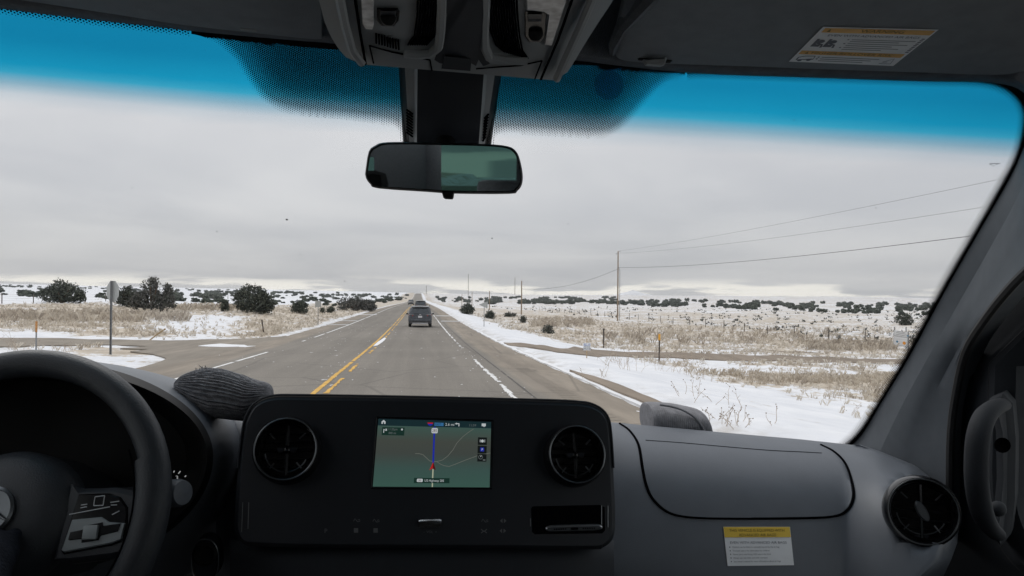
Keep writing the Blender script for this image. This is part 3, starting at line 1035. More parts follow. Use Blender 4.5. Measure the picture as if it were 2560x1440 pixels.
# ------------------------------------------------------------------ dead weed stalks standing in the near snow
M_STALK = pm('dead_weed_stalk', (.46, .38, .30), .9, spec=.05, var=.25, vscale=20)
M_SEED = pm('dead_seed_head', (.27, .22, .18), .95, spec=.05)
mbs = MB()
def weed(g, h, n):
    for _ in range(n):
        a = random.random()*6.28; b0 = g+Vector((random.gauss(0, .25), random.gauss(0, .25), -.03))
        p = [b0]; dirv = Vector((math.cos(a)*.45, math.sin(a)*.45, 1)).normalized()
        L = h*random.uniform(.5, 1.0)
        for k in range(4):
            dirv = (dirv+Vector((random.gauss(0, .22), random.gauss(0, .22), random.gauss(-.05, .12)))).normalized()
            p.append(p[-1]+dirv*L/4)
            if random.random() < .7:
                e = (dirv+Vector((random.gauss(0, .7), random.gauss(0, .7), random.gauss(0, .4)))).normalized()*L*random.uniform(.12, .3)
                mbs.tube([p[-1], p[-1]+e], [.004, .002], M_STALK, 3, cap=False)
                if random.random() < .6: mbs.ball(p[-1]+e, .010, M_SEED, 4, 3)
        mbs.tube(p, [.0055, .005, .0045, .0035, .002], M_STALK, 3, cap=False)
        mbs.ball(p[-1], .012, M_SEED, 4, 3)
for (px, py, h, n) in ((1565, 925, 1.15, 7), (1545, 910, .8, 5), (1600, 905, .8, 6), (1665, 930, .8, 6), (1735, 938, .9, 8), (1770, 950, .6, 6), (1710, 905, .7, 5), (1720, 898, .8, 6),
                       (1760, 900, .7, 5), (1830, 905, .6, 4), (1850, 940, .6, 5), (1900, 960, .5, 5), (1960, 965, .5, 5), (2010, 950, .5, 5), (2060, 960, .5, 5), (1700, 985, .45, 3), (1810, 1010, .4, 3),
                       (1830, 1050, .35, 6), (1845, 1062, .35, 5), (1500, 945, .5, 3), (2090, 1000, .5, 5), (30, 878, .7, 5), (20, 872, .8, 4), (150, 880, .5, 4), (170, 885, .45, 3), (1520, 905, .7, 4), (1640, 912, .8, 5), (2140, 1040, .4, 3)):
    g = ground_hit(px, py)
    weed(g, h, int(n*1.8))
obj('dead_weed_stalks', mbs, smooth=None, kind='stuff', label='dead branching weed stalks standing in the snow')

# ================================================================== FENCES
M_POST = pm('weathered_grey_post', (.13, .115, .10), .9, spec=.1, var=.35, vscale=10)
M_WIRE = pm('dull_fence_wire', (.16, .155, .15), .7, metal=.4)
def fence(name, label, x, ylist, h, group=None):
    t = thing(name, label, 'fence', (x, ylist[0], T(x, ylist[0])))
    tops = []
    for y in ylist:
        xx = x+random.gauss(0, .12); z = T(xx, y)
        mb = MB()
        hh = h*random.uniform(.92, 1.06); lx = random.gauss(0, .03)
        mb.tube([(xx, y, z-.2), (xx+lx*.5, y, z+hh*.5), (xx+lx, y, z+hh), (xx+lx, y, z+hh+.03)], [.055, .05, .048, .02], M_POST, 6)
        obj('post', mb, t)
        tops.append(Vector((xx, y, z)))
    for k in (.3, .55, .75, .93):
        mb = MB()
        pts = []
        for a, b in zip(tops, tops[1:]):
            for j in range(4):
                q = a.lerp(b, j/4)
                pts.append(q+Vector((0, 0, h*k-.02*math.sin(math.pi*j/4))))
        pts.append(tops[-1]+Vector((0, 0, h*k)))
        mb.tube(pts, .006, M_WIRE, 4, cap=False)
        obj('wire', mb, t)
fence('wire_fence', 'wire fence on dark posts across the plain right of the highway', 45, [51+7.4*i for i in range(34)], 1.25)
fence('wire_fence', 'wire fence on thin posts before the snowfield left of the highway', -45, [75+7.2*i for i in range(20)], 1.1)

# ================================================================== UTILITY POLES
M_POLE = pm('pale_weathered_pole_wood', (.36, .28, .20), .9, spec=.1, var=.25, vscale=2.0, bump=.3, bscale=20, col2=(.22, .17, .13))
M_POLE2 = pm('dark_pole_wood', (.17, .14, .115), .9, spec=.1, var=.25, vscale=2)
M_INS = pm('insulator', (.30, .31, .32), .4)
M_CABLE = pm('black_cable', (.035, .035, .04), .6)
M_GALV = pm('galvanised_steel', (.36, .37, .38), .45, metal=.6, var=.15, vscale=6)
def pole(px, top, bot, label, rad=.15, gear=True, x=None, base=None, h=None):
    g = base if base is not None else ground_hit(px, bot)
    if base is None and x is not None:
        d = ray(px, bot); tt = x/d.x; p = CAM+d*tt; g = Vector((p.x, p.y, T(p.x, p.y)))
    dd = (g-CAM).dot(FWD)
    h = h or ((bot-top)/F_PX*dd)
    t = thing('utility_pole', label, 'utility pole', g, 'utility poles along the highway')
    mb = MB()
    n = 10
    mb.tube([g+Vector((0, 0, -.4+(h+.4)*i/n)) for i in range(n+1)], [rad*(1-.35*i/n) for i in range(n+1)], M_POLE, 10)
    obj('shaft', mb, t)
    if gear:
        mb = MB()
        for s_, dz in ((-1, -.55), (1, -.05)):
            q = g+Vector((s_*.12, -.02, h+dz))
            mb.tube([q-Vector((s_*.1, 0, .1)), q+Vector((s_*.22, 0, .05))], .03, M_GALV, 6)
            mb.lathe(q+Vector((s_*.25, 0, .0)), (0, 0, 1), [(.0, -.05), (.07, -.03), (.075, .03), (.05, .06), (.075, .1), (.05, .16), (.0, .2)], M_INS, 10)
        obj('insulator', mb, t)
        mb = MB()
        mb.tube([g+Vector((.35, -.05, 0)), g+Vector((.35, -.05, h*.70)), g+Vector((.30, -.05, h*.745)), g+Vector((.1, -.05, h*.765))], .055, M_GALV, 8)
        obj('conduit', mb, t)
        mb = MB()
        for z in (.2, .45, .62, .77, .86):
            mb.lathe(g+Vector((0, 0, h*z)), (0, 0, 1), [(rad*.95, -.04), (rad*1.1, -.03), (rad*1.1, .03), (rad*.95, .04)], M_GALV, 10)
        obj('band', mb, t)
    return g, h
G1, H1 = pole(1544, 628, 802, 'nearest tall utility pole with conduit down its right side')
G2, H2 = pole(1303.5, 702, 787, 'second utility pole, left of the nearest one, beside cholla bushes', rad=.15, gear=False)
G3, H3 = pole(1223.5, 727, 775, 'short looking third utility pole just right of the pennant sign', rad=.15, gear=False)
pole(1180, 729, 768, 'thin utility pole behind the grey green roadside bush, right one', rad=.13, gear=False)
pole(1154.5, 735, 767, 'thin utility pole behind the grey green roadside bush, left one', rad=.13, gear=False)
def wire_thing(label, pts, r):
    mb = MB(); mb.tube(pts, r, M_CABLE, 5, cap=False)
    obj('power_line', mb, base=pts[0], label=label, cat='cable')
def plane_x(px, py, x):
    d = ray(px, py); return CAM+d*(x/d.x)
def parab(A, M, Bx, n=40, ext=1.0):
    """smooth curve from A through M to B"""
    L = (M-A).length/((M-A).length+(Bx-M).length)
    out = []
    for i in range(n+1):
        t = i/n
        l0 = (t-L)*(t-1)/(L); l1 = t*(t-1)/(L*(L-1)); l2 = t*(t-L)/(1-L)
        out.append(A*l0+M*l1+Bx*l2)
    return out
GX = G1.x
for (lab, A, mid, end, r) in (
        ('upper thin power line from the nearest pole out to the right', G1+Vector((.37, 0, H1-.05+.15)), (2200, 510), (2490, 450), .011),
        ('middle thin power line from the nearest pole out to the right', G1+Vector((-.37, 0, H1-.4)), (2100, 572), (2445, 520), .011),
        ('thick lower cable from the nearest pole out to the right', G1+Vector((.08, -.1, H1*.767)), (2000, 640), (2412, 592), .022)):
    m_ = plane_x(*mid, GX+.3); e_ = plane_x(*end, GX+.3)
    pts = parab(A, m_, e_)
    dv = pts[-1]-pts[-4]
    for k in range(1, 8): pts.append(pts[-1]+dv*.7+Vector((0, 0, .03*k)))
    wire_thing(lab, pts, r)
A = G1+Vector((-.1, -.1, H1*.745)); B_ = G2+Vector((0, -.1, H2*.76))
pts = [A.lerp(B_, i/30)-Vector((0, 0, 1.2*4*(i/30)*(1-i/30))) for i in range(31)]
wire_thing('sagging cable between the nearest and the second utility pole', pts, .022)
# radio masts on the horizon
def mast(px, top, bot, dist, label):
    p = CAM+ray(px, bot)*dist
    hh = (bot-top)/F_PX*dist
    mb = MB()
    r = dist*.00030
    for k in range(3):
        a = k*2.09
        o = Vector((math.cos(a)*r, math.sin(a)*r, 0))
        mb.tube([p+o-Vector((0, 0, 5)), p+o+Vector((0, 0, hh))], r*.35, M_POLE2, 4)
    for i in range(14):
        z = hh*i/14
        for k in range(3):
            a, b = k*2.09, (k+1)*2.09
            mb.tube([p+Vector((math.cos(a)*r, math.sin(a)*r, z)), p+Vector((math.cos(b)*r, math.sin(b)*r, z+hh/14))], r*.25, M_POLE2, 3, cap=False)
    obj('radio_mast', mb, base=p, label=label, cat='mast')
mast(1170.5, 685, 738, 1150, 'tallest thin radio mast on the horizon, right of the road')
mast(1287, 693, 739, 1500, 'pale thin radio mast on the horizon left of the second utility pole')
mast(1066, 714, 738, 1600, 'small radio mast on the horizon above where the road ends')

# ================================================================== SIGNS AND MARKER POSTS
M_SIGNB = pm('bare_aluminium_sign_back', (.40, .41, .40), .55, metal=.25, var=.08, vscale=5)
M_SPOST = pm('galvanised_sign_post', (.24, .245, .25), .6, metal=.3, var=.15, vscale=9)
M_RED = pm('red_sign_face', (.45, .02, .02), .5)
M_YS = pm('yellow_marker_sheeting', (.75, .36, .03), .6, var=.15, vscale=20)
M_OR = pm('weathered_orange_marker', (.50, .24, .08), .7, var=.3, vscale=40)
M_BRN = pm('dark_brown_steel_post', (.075, .06, .05), .8, var=.3, vscale=15)
M_STICK = pm('bare_wood_stick', (.42, .30, .17), .9, var=.25, vscale=12)
M_SW = pm('white_sign_face', (.72, .73, .74), .6, var=.04, vscale=3)
M_BLUE = pm('blue_sign_ink', (.04, .12, .42), .6)
M_INK = pm('black_sign_ink', (.03, .03, .035), .7)
M_ORI = pm('orange_logo_ink', (.80, .33, .03), .6)
M_TEAL = pm('teal_logo_ink', (.04, .20, .33), .6)
def facing(yaw):
    """sign plane axes: u to the right as seen from the road user at -Y, n towards him, rotated by yaw"""
    u = Vector((math.cos(yaw), math.sin(yaw), 0)); n = Vector((math.sin(yaw), -math.cos(yaw), 0))
    return u, n
def sign_base(px, bot): return ground_hit(px, bot)
# stop sign seen from behind
g = ground_hit(276, 886); d = (g-CAM).dot(FWD); hh = (886-702)/F_PX*d
t = thing('stop_sign', 'octagonal stop sign seen from its bare back, on steel post', 'sign', g)
lean = Vector((.012, 0, 1))
mb = MB(); M_ = Matrix.Rotation(R(8), 3, 'Z')
for s_ in (-1, 1):
    mb.box(g+lean*(hh*.5-.1)+Vector((s_*.028, -.025, 0)), (.012, .05, hh+.2), M_SPOST)
mb.box(g+lean*(hh*.5-.1)+Vector((0, .002, 0)), (.062, .012, hh+.2), M_SPOST)
obj('post', mb, t)
mb = MB(); u, n = facing(R(-38)); w = 53/F_PX*d/2
c = g+Vector((.012*hh, .04, hh-w))
oc = [c+u*math.cos(R(22.5+45*k))*w*1.08+Vector((0, 0, 1))*math.sin(R(22.5+45*k))*w*1.08 for k in range(8)]
mb.slab(oc, -n*.004, M_SIGNB, bev=.003)
mb.ngon([p-n*.0045 for p in oc[::-1]], M_RED)
obj('panel', mb, t)
# square sign, back, left verge
def flat_sign(name, label, px, top, bot, pw, ph, shape, yaw, back=M_SIGNB):
    g = ground_hit(px, bot); d = (g-CAM).dot(FWD); hh = (bot-top)/F_PX*d
    t = thing(name, label, 'sign', g)
    mb = MB(); mb.rbox(g+Vector((0, .0, hh*.5-.1)), (.05, .05, hh+.2), M_SPOST, .006)
    obj('post', mb, t)
    u, n = facing(yaw); k = d/F_PX
    c = g+Vector((0, 0, hh))+n*.035
    pts = [c+u*(a*pw*k)+Vector((0, 0, -b*ph*k)) for a, b in shape]
    mb = MB(); mb.slab(pts, -n*.006, back, bev=.004)
    obj('panel', mb, t)
    return t
flat_sign('road_sign', 'bare back of a square road sign on the left verge', 795, 752, 812, 15, 16, [(-.5, 1), (.5, 1), (.5, 0), (-.5, 0)], R(-6))
flat_sign('road_sign', 'pale pennant shaped sign pointing left on the right verge', 1210, 753, 816, 24, 18, [(-.58, .48), (.34, 1.0), (.38, 0.0)], R(4), M_SIGNB)
def marker(name, label, px, top, bot, cap_mat, capfrac, post_mat, tilt=0.0, wpx=3.4, dot=True):
    g = ground_hit(px, bot); d = (g-CAM).dot(FWD); hh = (bot-top)/F_PX*d; w = max(wpx/F_PX*d, .03)
    t = thing(name, label, 'marker post', g)
    ax = Vector((math.tan(tilt), 0, 1))
    mb = MB()
    z0, z1 = -.25, hh*(1-capfrac)
    mb.tube([g+ax*z0, g+ax*z1], w*.42, post_mat, 6)
    obj('post', mb, t)
    if cap_mat:
        mb = MB()
        c = g+ax*(z1+hh*capfrac/2)
        Mx = Matrix.Rotation(tilt, 3, 'Y')
        mb.rbox(c, (w*1.15, w*.5, hh*capfrac), cap_mat, w*.15, Mx)
        obj('reflector', mb, t)
        if dot:
            for k in (-.25, .2):
                mb = MB(); mb.lathe(c+ax*(k*hh*capfrac)-Vector((0, w*.28, 0)), (0, 1, 0), [(0, -.004), (w*.4, 0), (w*.4, .01)], M_OR, 10)
                obj('button', mb, t)
    return t
marker('marker_post', 'marker post with weathered orange top in front of the side road', 90, 803, 884, M_OR, .34, M_SPOST, wpx=4.2)
marker('marker_post', 'leaning thin dark marker post on the far left verge', 660, 799, 836, None, 0, M_BRN, tilt=R(-9), wpx=4)
marker('marker_post', 'dark marker post standing behind the dirt track', 1509, 821, 869, M_BRN, .1, M_BRN, wpx=4.6, dot=False)
marker('marker_post', 'dark marker post with yellow top standing in front of the dirt track', 1648, 835, 906, M_YS, .22, M_BRN, wpx=4.6, dot=False)
# leaning stick beside the side road
a = ground_hit(374, 851); d = (a-CAM).dot(FWD)
b = a+Vector((36/F_PX*d, 0, 28/F_PX*d))
mb = MB(); mb.tube([a-(b-a)*.1, a.lerp(b, .5)+Vector((0, 0, .03)), b], [.035, .033, .03], M_STICK, 7)
mb.lathe(b, (b-a), [(.0, .05), (.035, .04), (.05, 0), (.03, -.05)], M_STICK, 7)
obj('wooden_stick', mb, base=a, label='bare wooden stick leaning over at the edge of the side road', cat='stick')
# small white notice on a wooden stake
g = ground_hit(1467, 896); d = (g-CAM).dot(FWD); k = d/F_PX
t = thing('roadside_notice', 'small white notice with blue lettering on a wooden stake', 'sign', g)
mb = MB(); mb.rbox(g+Vector((0, .012, 24*k)), (2.2*k, .02, 52*k), M_STICK, .003)
obj('stake', mb, t)
c0 = g+Vector((0, -.005, 0))
mb = MB()
mb.rbox(c0+Vector((0, 0, 29.5*k)), (19*k, .012, 18.5*k), M_SW, .003)
obj('board', mb, t)
pa = Patch(c0+Vector((-9.3*k, -.008, 20.4*k)), c0+Vector((9.3*k, -.008, 20.4*k)), c0+Vector((9.3*k, -.008, 38.6*k)), c0+Vector((-9.3*k, -.008, 38.6*k)))
mb = MB()
pa.text(mb, 'EC', .06, .70, .22, M_BLUE, .002, sx=1.25); pa.text(mb, '10', .62, .70, .22, M_BLUE, .002, sx=1.1)
pa.rect(mb, .05, .62, .95, .655, M_BLUE, .002)
pa.text(mb, 'ACCESS', .5, .37, .17, M_INK, .002, 'CENTER', sx=1.05); pa.text(mb, 'APPROVED', .5, .07, .2, M_INK, .002, 'CENTER', sx=.92)
obj('lettering', mb, t, smooth=None)
# white notice board and grey frame sign near the right pillar
g = ground_hit(2252, 872); d = (g-CAM).dot(FWD); k = d/F_PX
t = thing('notice_board', 'white notice board with ruled lines and round logos by the right fence', 'sign', g)
u, n = facing(R(-6))
def nb(a, z): return g+u*(a*k)+Vector((0, 0, z*k))
for a in (-15, 14):
    mb = MB(); mb.rbox(nb(a, 24)+Vector((0, .05, 0)), (.09, .06, 62*k), M_SPOST, .01)
    obj('post', mb, t)
mb = MB(); mb.slab([nb(-19, 9), nb(18, 4), nb(18, 41), nb(-17, 47)], -n*.03, M_SW, bev=.01)
obj('board', mb, t)
pa = Patch(nb(-19, 9)+n*.004, nb(18, 4)+n*.004, nb(18, 41)+n*.004, nb(-17, 47)+n*.004)
mb = MB()
for v_, a, b in ((.93, .2, .8), (.84, .15, .9), (.72, .12, .95), (.62, .03, .95)):
    pa.rect(mb, a, v_, b, v_+.035, M_GALV, .004)
pa.rect(mb, .03, .015, .97, .03, M_GALV, .004); pa.rect(mb, .0, .0, .02, 1, M_GALV, .004); pa.rect(mb, .98, .0, 1, 1, M_GALV, .004)
pa.disc(mb, .25, .27, .07, M_TEAL, .004); pa.disc(mb, .74, .24, .11, M_ORI, .005)
obj('printing', mb, t, smooth=None)
g = ground_hit(2250, 876)+Vector((0, -1.2, 0)); g.z = T(g.x, g.y); d = (g-CAM).dot(FWD); k = d/F_PX
t = thing('sign_frame', 'grey steel sign frame standing in front of the white notice board', 'sign frame', g)
mb = MB(); mb.rbox(g+Vector((0, 0, 23*k)), (.09, .08, 50*k), M_SPOST, .01); obj('post', mb, t)
mb = MB(); mb.rbox(g+Vector((34*k, 0, 23*k)), (.09, .08, 50*k), M_SPOST, .01); obj('post', mb, t)
mb = MB(); mb.rbox(g+Vector((17*k, 0, 47*k)), (36*k, .07, .07), M_SPOST, .01); obj('rail', mb, t)
mb = MB(); mb.rbox(g+Vector((16*k, 0, 37*k)), (40*k, .05, .05), M_SPOST, .01); obj('rail', mb, t)
mb = MB(); mb.rbox(g+Vector((-2*k, -.03, 37*k)), (4*k, .05, .10), M_TEAL, .01); obj('bracket', mb, t)

# bird over the plain
g = CAM+ray(717, 549)*60
mb = MB(); M_BIRD = pm('dark_bird_feathers', (.03, .03, .032), .9)
s_ = 60/F_PX
mb.ball(g, (.09, .17, .06), M_BIRD, 8, 6)
for sx in (-1, 1):
    mb.grid([[g+Vector((sx*a*7*s_, -.05+.02*a, .02+(.05*math.sin(a*3.0) if sx < 0 else .07*math.sin(a*2.4)-.03))) for a in (0, .35, .7, 1)],
             [g+Vector((sx*a*7*s_, .10-.10*a, .03+(.05*math.sin(a*3.0) if sx < 0 else .07*math.sin(a*2.4)-.03))) for a in (0, .35, .7, 1)]], M_BIRD)
obj('bird', mb, base=g, label='small dark bird with spread wings in the grey sky', cat='bird')

# ================================================================== VEHICLES
M_TYRE = pm('black_tyre_rubber', (.02, .02, .02), .85)
M_RIM = pm('grey_alloy_rim', (.25, .25, .26), .4, metal=.7)
M_CGLASS = pm('dark_dirty_car_glass', (.035, .045, .055), .25, spec=.6, var=.5, vscale=6, col2=(.065, .08, .10))
M_TAIL = pm('red_tail_lamp', (.45, .035, .03), .35, spec=.6, var=.25, vscale=12)
M_TAILW = pm('silver_garnish', (.55, .55, .56), .4)
M_PLATE = pm('white_number_plate', (.68, .69, .72), .5)
M_BLACKP = pm('black_car_plastic', (.028, .028, .03), .7, var=.4, vscale=10, col2=(.09, .09, .095))
def car(label, base, w, l, h, paint, roofmat, heading=0, boxy=.5, plate=True, detail=True, name='car', cat='car', lamp=None, front=False):
    """local: +y forward, rear at y=0; heading 0 drives away, pi towards us"""
    t = thing(name, label, cat, base)
    rot = Matrix.Rotation(heading, 3, 'Z'); B = Vector(base)
    if heading: B0 = B
    def P(x, y, z): return B+rot @ Vector((x*w, y*l-(l if heading else 0)*0, z*h))
    # body rings: station y, half widths and heights (fractions)
    def ring(y, zb, zs, zt, wb, ws, wt):
        pr = [(wb*.85, zb), (wb, zb+.05), (ws, (zb+zs)*.5), (ws*.985, zs), (wt*1.0, zt-.05), (wt*.90, zt-.012), (wt*.45, zt)]
        return [P(x, y, z) for x, z in pr]+[P(-x, y, z) for x, z in pr[::-1]]
    tumble = .40
    st = [(.000, .22, .52, .60, .43, .46, .44), (.012, .17, .55, .66, .465, .485, .45), (.03, .15, .57, .93, .48, .495, .385), (.06, .145, .58, .975, .485, .50, .40),
          (.15, .14, .58, .995, .49, .50, .405), (.35, .14, .57, 1.0, .49, .50, .41), (.55, .14, .56, .985, .49, .50, .40), (.66, .14, .56, .93, .49, .50, .39),
          (.74, .14, .55, .72, .49, .50, .42), (.80, .14, .53, .63, .49, .50, .43), (.92, .15, .48, .57, .48, .49, .42), (.985, .18, .42, .50, .45, .46, .40), (1.0, .24, .38, .44, .40, .42, .38)]
    mb = MB()
    rg = [ring(*s_) for s_ in st]
    mb.grid(rg, paint, closed=True, flip=True)
    mb.ngon(rg[0], paint); mb.ngon(rg[-1][::-1], paint)
    obj('body', mb, t, smooth=50)
    e = -.004
    # rear window
    mb = MB(); mb.grid([[P(x*.80, .0115-.002, .655), ] for x in ()] or [[P(-.36, .004, .63), P(0, .0, .63), P(.36, .004, .63)], [P(-.365, .010, .70), P(0, .008, .70), P(.365, .010, .70)], [P(-.33, .020, .88), P(0, .018, .885), P(.33, .020, .88)], [P(-.30, .026, .915), P(0, .024, .92), P(.30, .026, .915)]], M_CGLASS)
    obj('rear_window', mb, t)
    # side windows and windscreen
    for s_ in (-1, 1):
        for (y0, y1) in ((.10, .26), (.28, .44), (.46, .63)):
            mb = MB(); mb.add([P(s_*.488, y0, .62), P(s_*.488, y1, .61), P(s_*.425, y1-.01, .90), P(s_*.425, y0+.015, .90)], [(0, 1, 2, 3)], M_CGLASS)
            obj('side_window', mb, t)
    mb = MB(); mb.grid([[P(-.40, .735, .74), P(0, .745, .74), P(.40, .735, .74)], [P(-.36, .672, .90), P(0, .682, .91), P(.36, .672, .90)]], M_CGLASS)
    obj('windscreen', mb, t)
    # roof skin with snow dust
    mb = MB(); mb.grid([[P(-.36, .04, .985), P(0, .038, .995), P(.36, .04, .985)], [P(-.37, .3, 1.005), P(0, .3, 1.012), P(.37, .3, 1.005)], [P(-.35, .6, .985), P(0, .6, .99), P(.35, .6, .985)]], roofmat)
    obj('roof', mb, t)
    mb = MB(); mb.rbox(P(0, .010, .945), (w*.62, .16, h*.035), M_BLACKP if roofmat != M_BLACKP else paint, .02, rot); obj('spoiler', mb, t)
    # lamps
    for s_ in (-1, 1):
        mb = MB(); mb.slab([P(s_*.30, -.004, .535), P(s_*.47, .010, .53), P(s_*.478, .014, .61), P(s_*.28, .0, .60)], rot @ Vector((0, .05, 0)), M_TAIL, bev=.008)
        obj('tail_light', mb, t)
        mb = MB(); mb.rbox(P(s_*.37, .0, .612), (w*.2, .03, .02), M_TAILW, .006, rot); obj('lamp_garnish', mb, t)
        mb = MB(); mb.rbox(P(s_*.40, 1.0-.02, .46), (w*.16, .08, h*.06), M_TAILW, .02, rot); obj('headlight', mb, t)
        mb = MB(); mb.rbox(P(s_*.565, .66, .60), (.18, .10, .13), M_BLACKP, .03, rot)
        mb.rbox(P(s_*.51, .66, .585), (.10, .04, .04), M_BLACKP, .01, rot); obj('wing_mirror', mb, t)
        mb = MB(); mb.tube([P(s_*.40, .10, 1.0), P(s_*.40, .13, 1.03), P(s_*.40, .5, 1.035), P(s_*.40, .56, 1.0)], .018, M_BLACKP, 6); obj('roof_rail', mb, t)
        for yy in (.20, .80):
            wh = MB(); c = P(s_*.43, yy, .0)+Vector((0, 0, .33)); ax = rot @ Vector((s_, 0, 0))
            wh.lathe(c, ax, [(.2, -.11), (.30, -.11), (.335, -.07), (.335, .07), (.30, .115), (.22, .11)], M_TYRE, 24)
            wo_ = obj('wheel', wh, t)
            rm = MB(); rm.lathe(c, ax, [(.0, .085), (.06, .095), (.08, .07), (.20, .08), (.225, .10)], M_RIM, 20); obj('rim', rm, wo_)
    # rear bumper, sill guard, plate
    mb = MB(); mb.rbox(P(0, .004, .34), (w*.93, .18, h*.11), paint, .04, rot); obj('bumper', mb, t)
    mb = MB(); mb.rbox(P(0, .012, .235), (w*.90, .17, h*.09), M_BLACKP, .03, rot)
    mb.rbox(P(0, .0, .19), (w*.66, .12, h*.045), M_TAILW, .02, rot); obj('lower_bumper', mb, t)
    if plate:
        mb = MB(); mb.rbox(P(0, -.006, .50), (.32, .03, .16), M_PLATE, .006, rot); obj('number_plate', mb, t)
        mb = MB(); mb.rbox(P(0, -.004, .605), (.14, .03, .05), M_TAILW, .01, rot); obj('badge', mb, t)
        mb = MB(); mb.tube([P(.0, -.004, .64), P(-.10, -.006, .66), P(-.24, -.004, .665)], .012, M_BLACKP, 5); obj('wiper', mb, t)
    if front:
        mb = MB(); mb.rbox(P(0, 1.002, .38), (w*.5, .05, h*.10), M_BLACKP, .02, rot); obj('grille', mb, t)
    return t
M_SUV = pm('dirty_slate_car_paint', (.035, .043, .058), .45, spec=.5, var=.5, vscale=5, col2=(.105, .115, .13), coat=.2)
M_SNOWROOF = pm('snow_dusted_roof', (.42, .44, .46), .8, var=.3, vscale=4)
M_DARKCAR = pm('dark_grey_car_paint', (.035, .038, .042), .5, spec=.5, var=.4, vscale=4, col2=(.09, .09, .095))
def lane_pos(x, y): return (x, y, rz(x, y))
gy = ground_hit(1048, 819).y
car('dark slate SUV splashed with road salt driving directly ahead', lane_pos(.10, gy), 1.92, 4.6, 1.70, M_SUV, M_SNOWROOF, name='sport_utility_vehicle')
car('dark car with pale roof further ahead, half hidden by the slate SUV', lane_pos(.25, 128), 1.95, 4.8, 1.78, M_DARKCAR, M_SNOWROOF, plate=False)
car('dark oncoming car in the left lane, just left of the cars ahead', lane_pos(-2.7, 262), 1.9, 4.6, 1.72, M_DARKCAR, M_DARKCAR, heading=math.pi, plate=False, front=True)
# ================================================================== THE VAN WE SIT IN
M_DASH = pm('grey_soft_dash_plastic', (.122, .137, .160), .47, spec=.5, var=.07, vscale=14, bump=.10, bscale=900)
M_DASHD = pm('dark_dash_plastic', (.026, .030, .037), .65, spec=.35, bump=.08, bscale=900)
M_GAP = pm('black_panel_gap', (.004, .004, .005), .9, spec=.0)
M_CONS = pm('black_console_plastic', (.024, .027, .033), .40, spec=.4)
M_GLOSSB = pm('gloss_black', (.006, .006, .007), .16, spec=.5)
M_MATB = pm('matt_black_louvre', (.006, .006, .0065), .6, spec=.3)
M_CHROME = pm('satin_chrome', (.55, .56, .58), .25, metal=1.0)
M_DIMCH = pm('dull_silver_trim', (.16, .17, .18), .32, metal=.8)
M_LINER = pm('charcoal_headliner_cloth', (.16, .17, .185), .95, spec=.1, var=.12, vscale=60, bump=.25, bscale=500)
M_VISOR = pm('dark_grey_visor_vinyl', (.25, .272, .295), .85, spec=.2, var=.06, vscale=40, bump=.15, bscale=700)
M_OVER = pm('grey_overhead_plastic', (.30, .315, .32), .6, spec=.35, bump=.08, bscale=900)
M_PILL = pm('grey_pillar_trim', (.096, .108, .122), .8, spec=.25, var=.05, vscale=40, bump=.12, bscale=800)
M_DOOR = pm('dark_door_trim', (.020, .023, .028), .75, spec=.3, bump=.1, bscale=700)
M_SEAL = pm('black_rubber_seal', (.012, .012, .013), .6)
M_LEATH = pm('black_wheel_leather', (.034, .039, .046), .48, spec=.45, var=.08, vscale=60, bump=.15, bscale=500)
M_PAD = pm('grey_switch_pad', (.30, .335, .345), .35, spec=.5)
M_LENS = pm('ribbed_lamp_lens', (.85, .83, .83), .25, spec=.5, var=.35, vscale=60, detail=2)
M_ICON = pm('pale_icon_print', (.6, .62, .64), .6)
M_ICOND = pm('dim_icon_print', (.16, .165, .17), .6)
M_LABEL = pm('white_sticker', (.90, .91, .93), .5, var=.04, vscale=30)
M_LYEL = pm('yellow_sticker_band', (.85, .58, .06), .5, var=.06, vscale=30)
M_LORG = pm('orange_warning_band', (.86, .46, .08), .5, var=.15, vscale=30)
M_LINK = pm('grey_sticker_ink', (.16, .17, .20), .7)
M_LBRN = pm('brown_sticker_ink', (.26, .17, .03), .7)
M_FLOOR = pm('black_cab_floor', (.02, .02, .02), .9)
M_KNIT = pm('grey_ribbed_knit', (.30, .30, .315), .95, spec=.1, var=.25, vscale=120, bump=.5, bscale=700)
M_CORD = pm('grey_corduroy_cloth', (.27, .27, .285), .95, spec=.1, var=.15, vscale=90, bump=.3, bscale=900)

def emat(name, col, s=1.0):
    m = pm(name, tuple(c*.05 for c in col), .25, emit=col, estr=s); return m
van = thing('van', 'inside of the van we ride in, seen from between the seats', 'van', (0, 0, 0))
BASE[van.name] = Vector((0, 0, 0))

def Zr(p): return p.z-CAM_Z
def Yglass(x, zrel): return 1.10+.95*(.30-zrel)-.12*x*x
def G(px, py, back=0.0):
    Y = 1.25
    for _ in range(40):
        p = U(px, py, Y)
        Y = .5*Y+.5*(Yglass(p.x, Zr(p))-back)
    return U(px, py, Y)

# ---------------------------------------------------------------- windscreen glass with blue shade band
mg = bpy.data.materials.new('windscreen_glass_with_blue_shade_band')
mg.use_nodes = True
t_ = mg.node_tree
for n_ in list(t_.nodes): t_.nodes.remove(n_)
at = t_.nodes.new('ShaderNodeAttribute'); at.attribute_name = 'shade'
rp = t_.nodes.new('ShaderNodeValToRGB')
el = rp.color_ramp.elements
el[0].position = .0; el[0].color = (.97, .975, .975, 1)
el[1].position = 1.0; el[1].color = (.009, .32, .56, 1)
for p_, c_ in ((.25, (.80, .87, .91, 1)), (.45, (.38, .63, .76, 1)), (.65, (.06, .52, .75, 1)), (.80, (.014, .42, .68, 1))):
    e_ = el.new(p_); e_.color = c_
t_.links.new(at.outputs['Fac'], rp.inputs[0])
tr = t_.nodes.new('ShaderNodeBsdfTransparent'); t_.links.new(rp.outputs[0], tr.inputs[0])
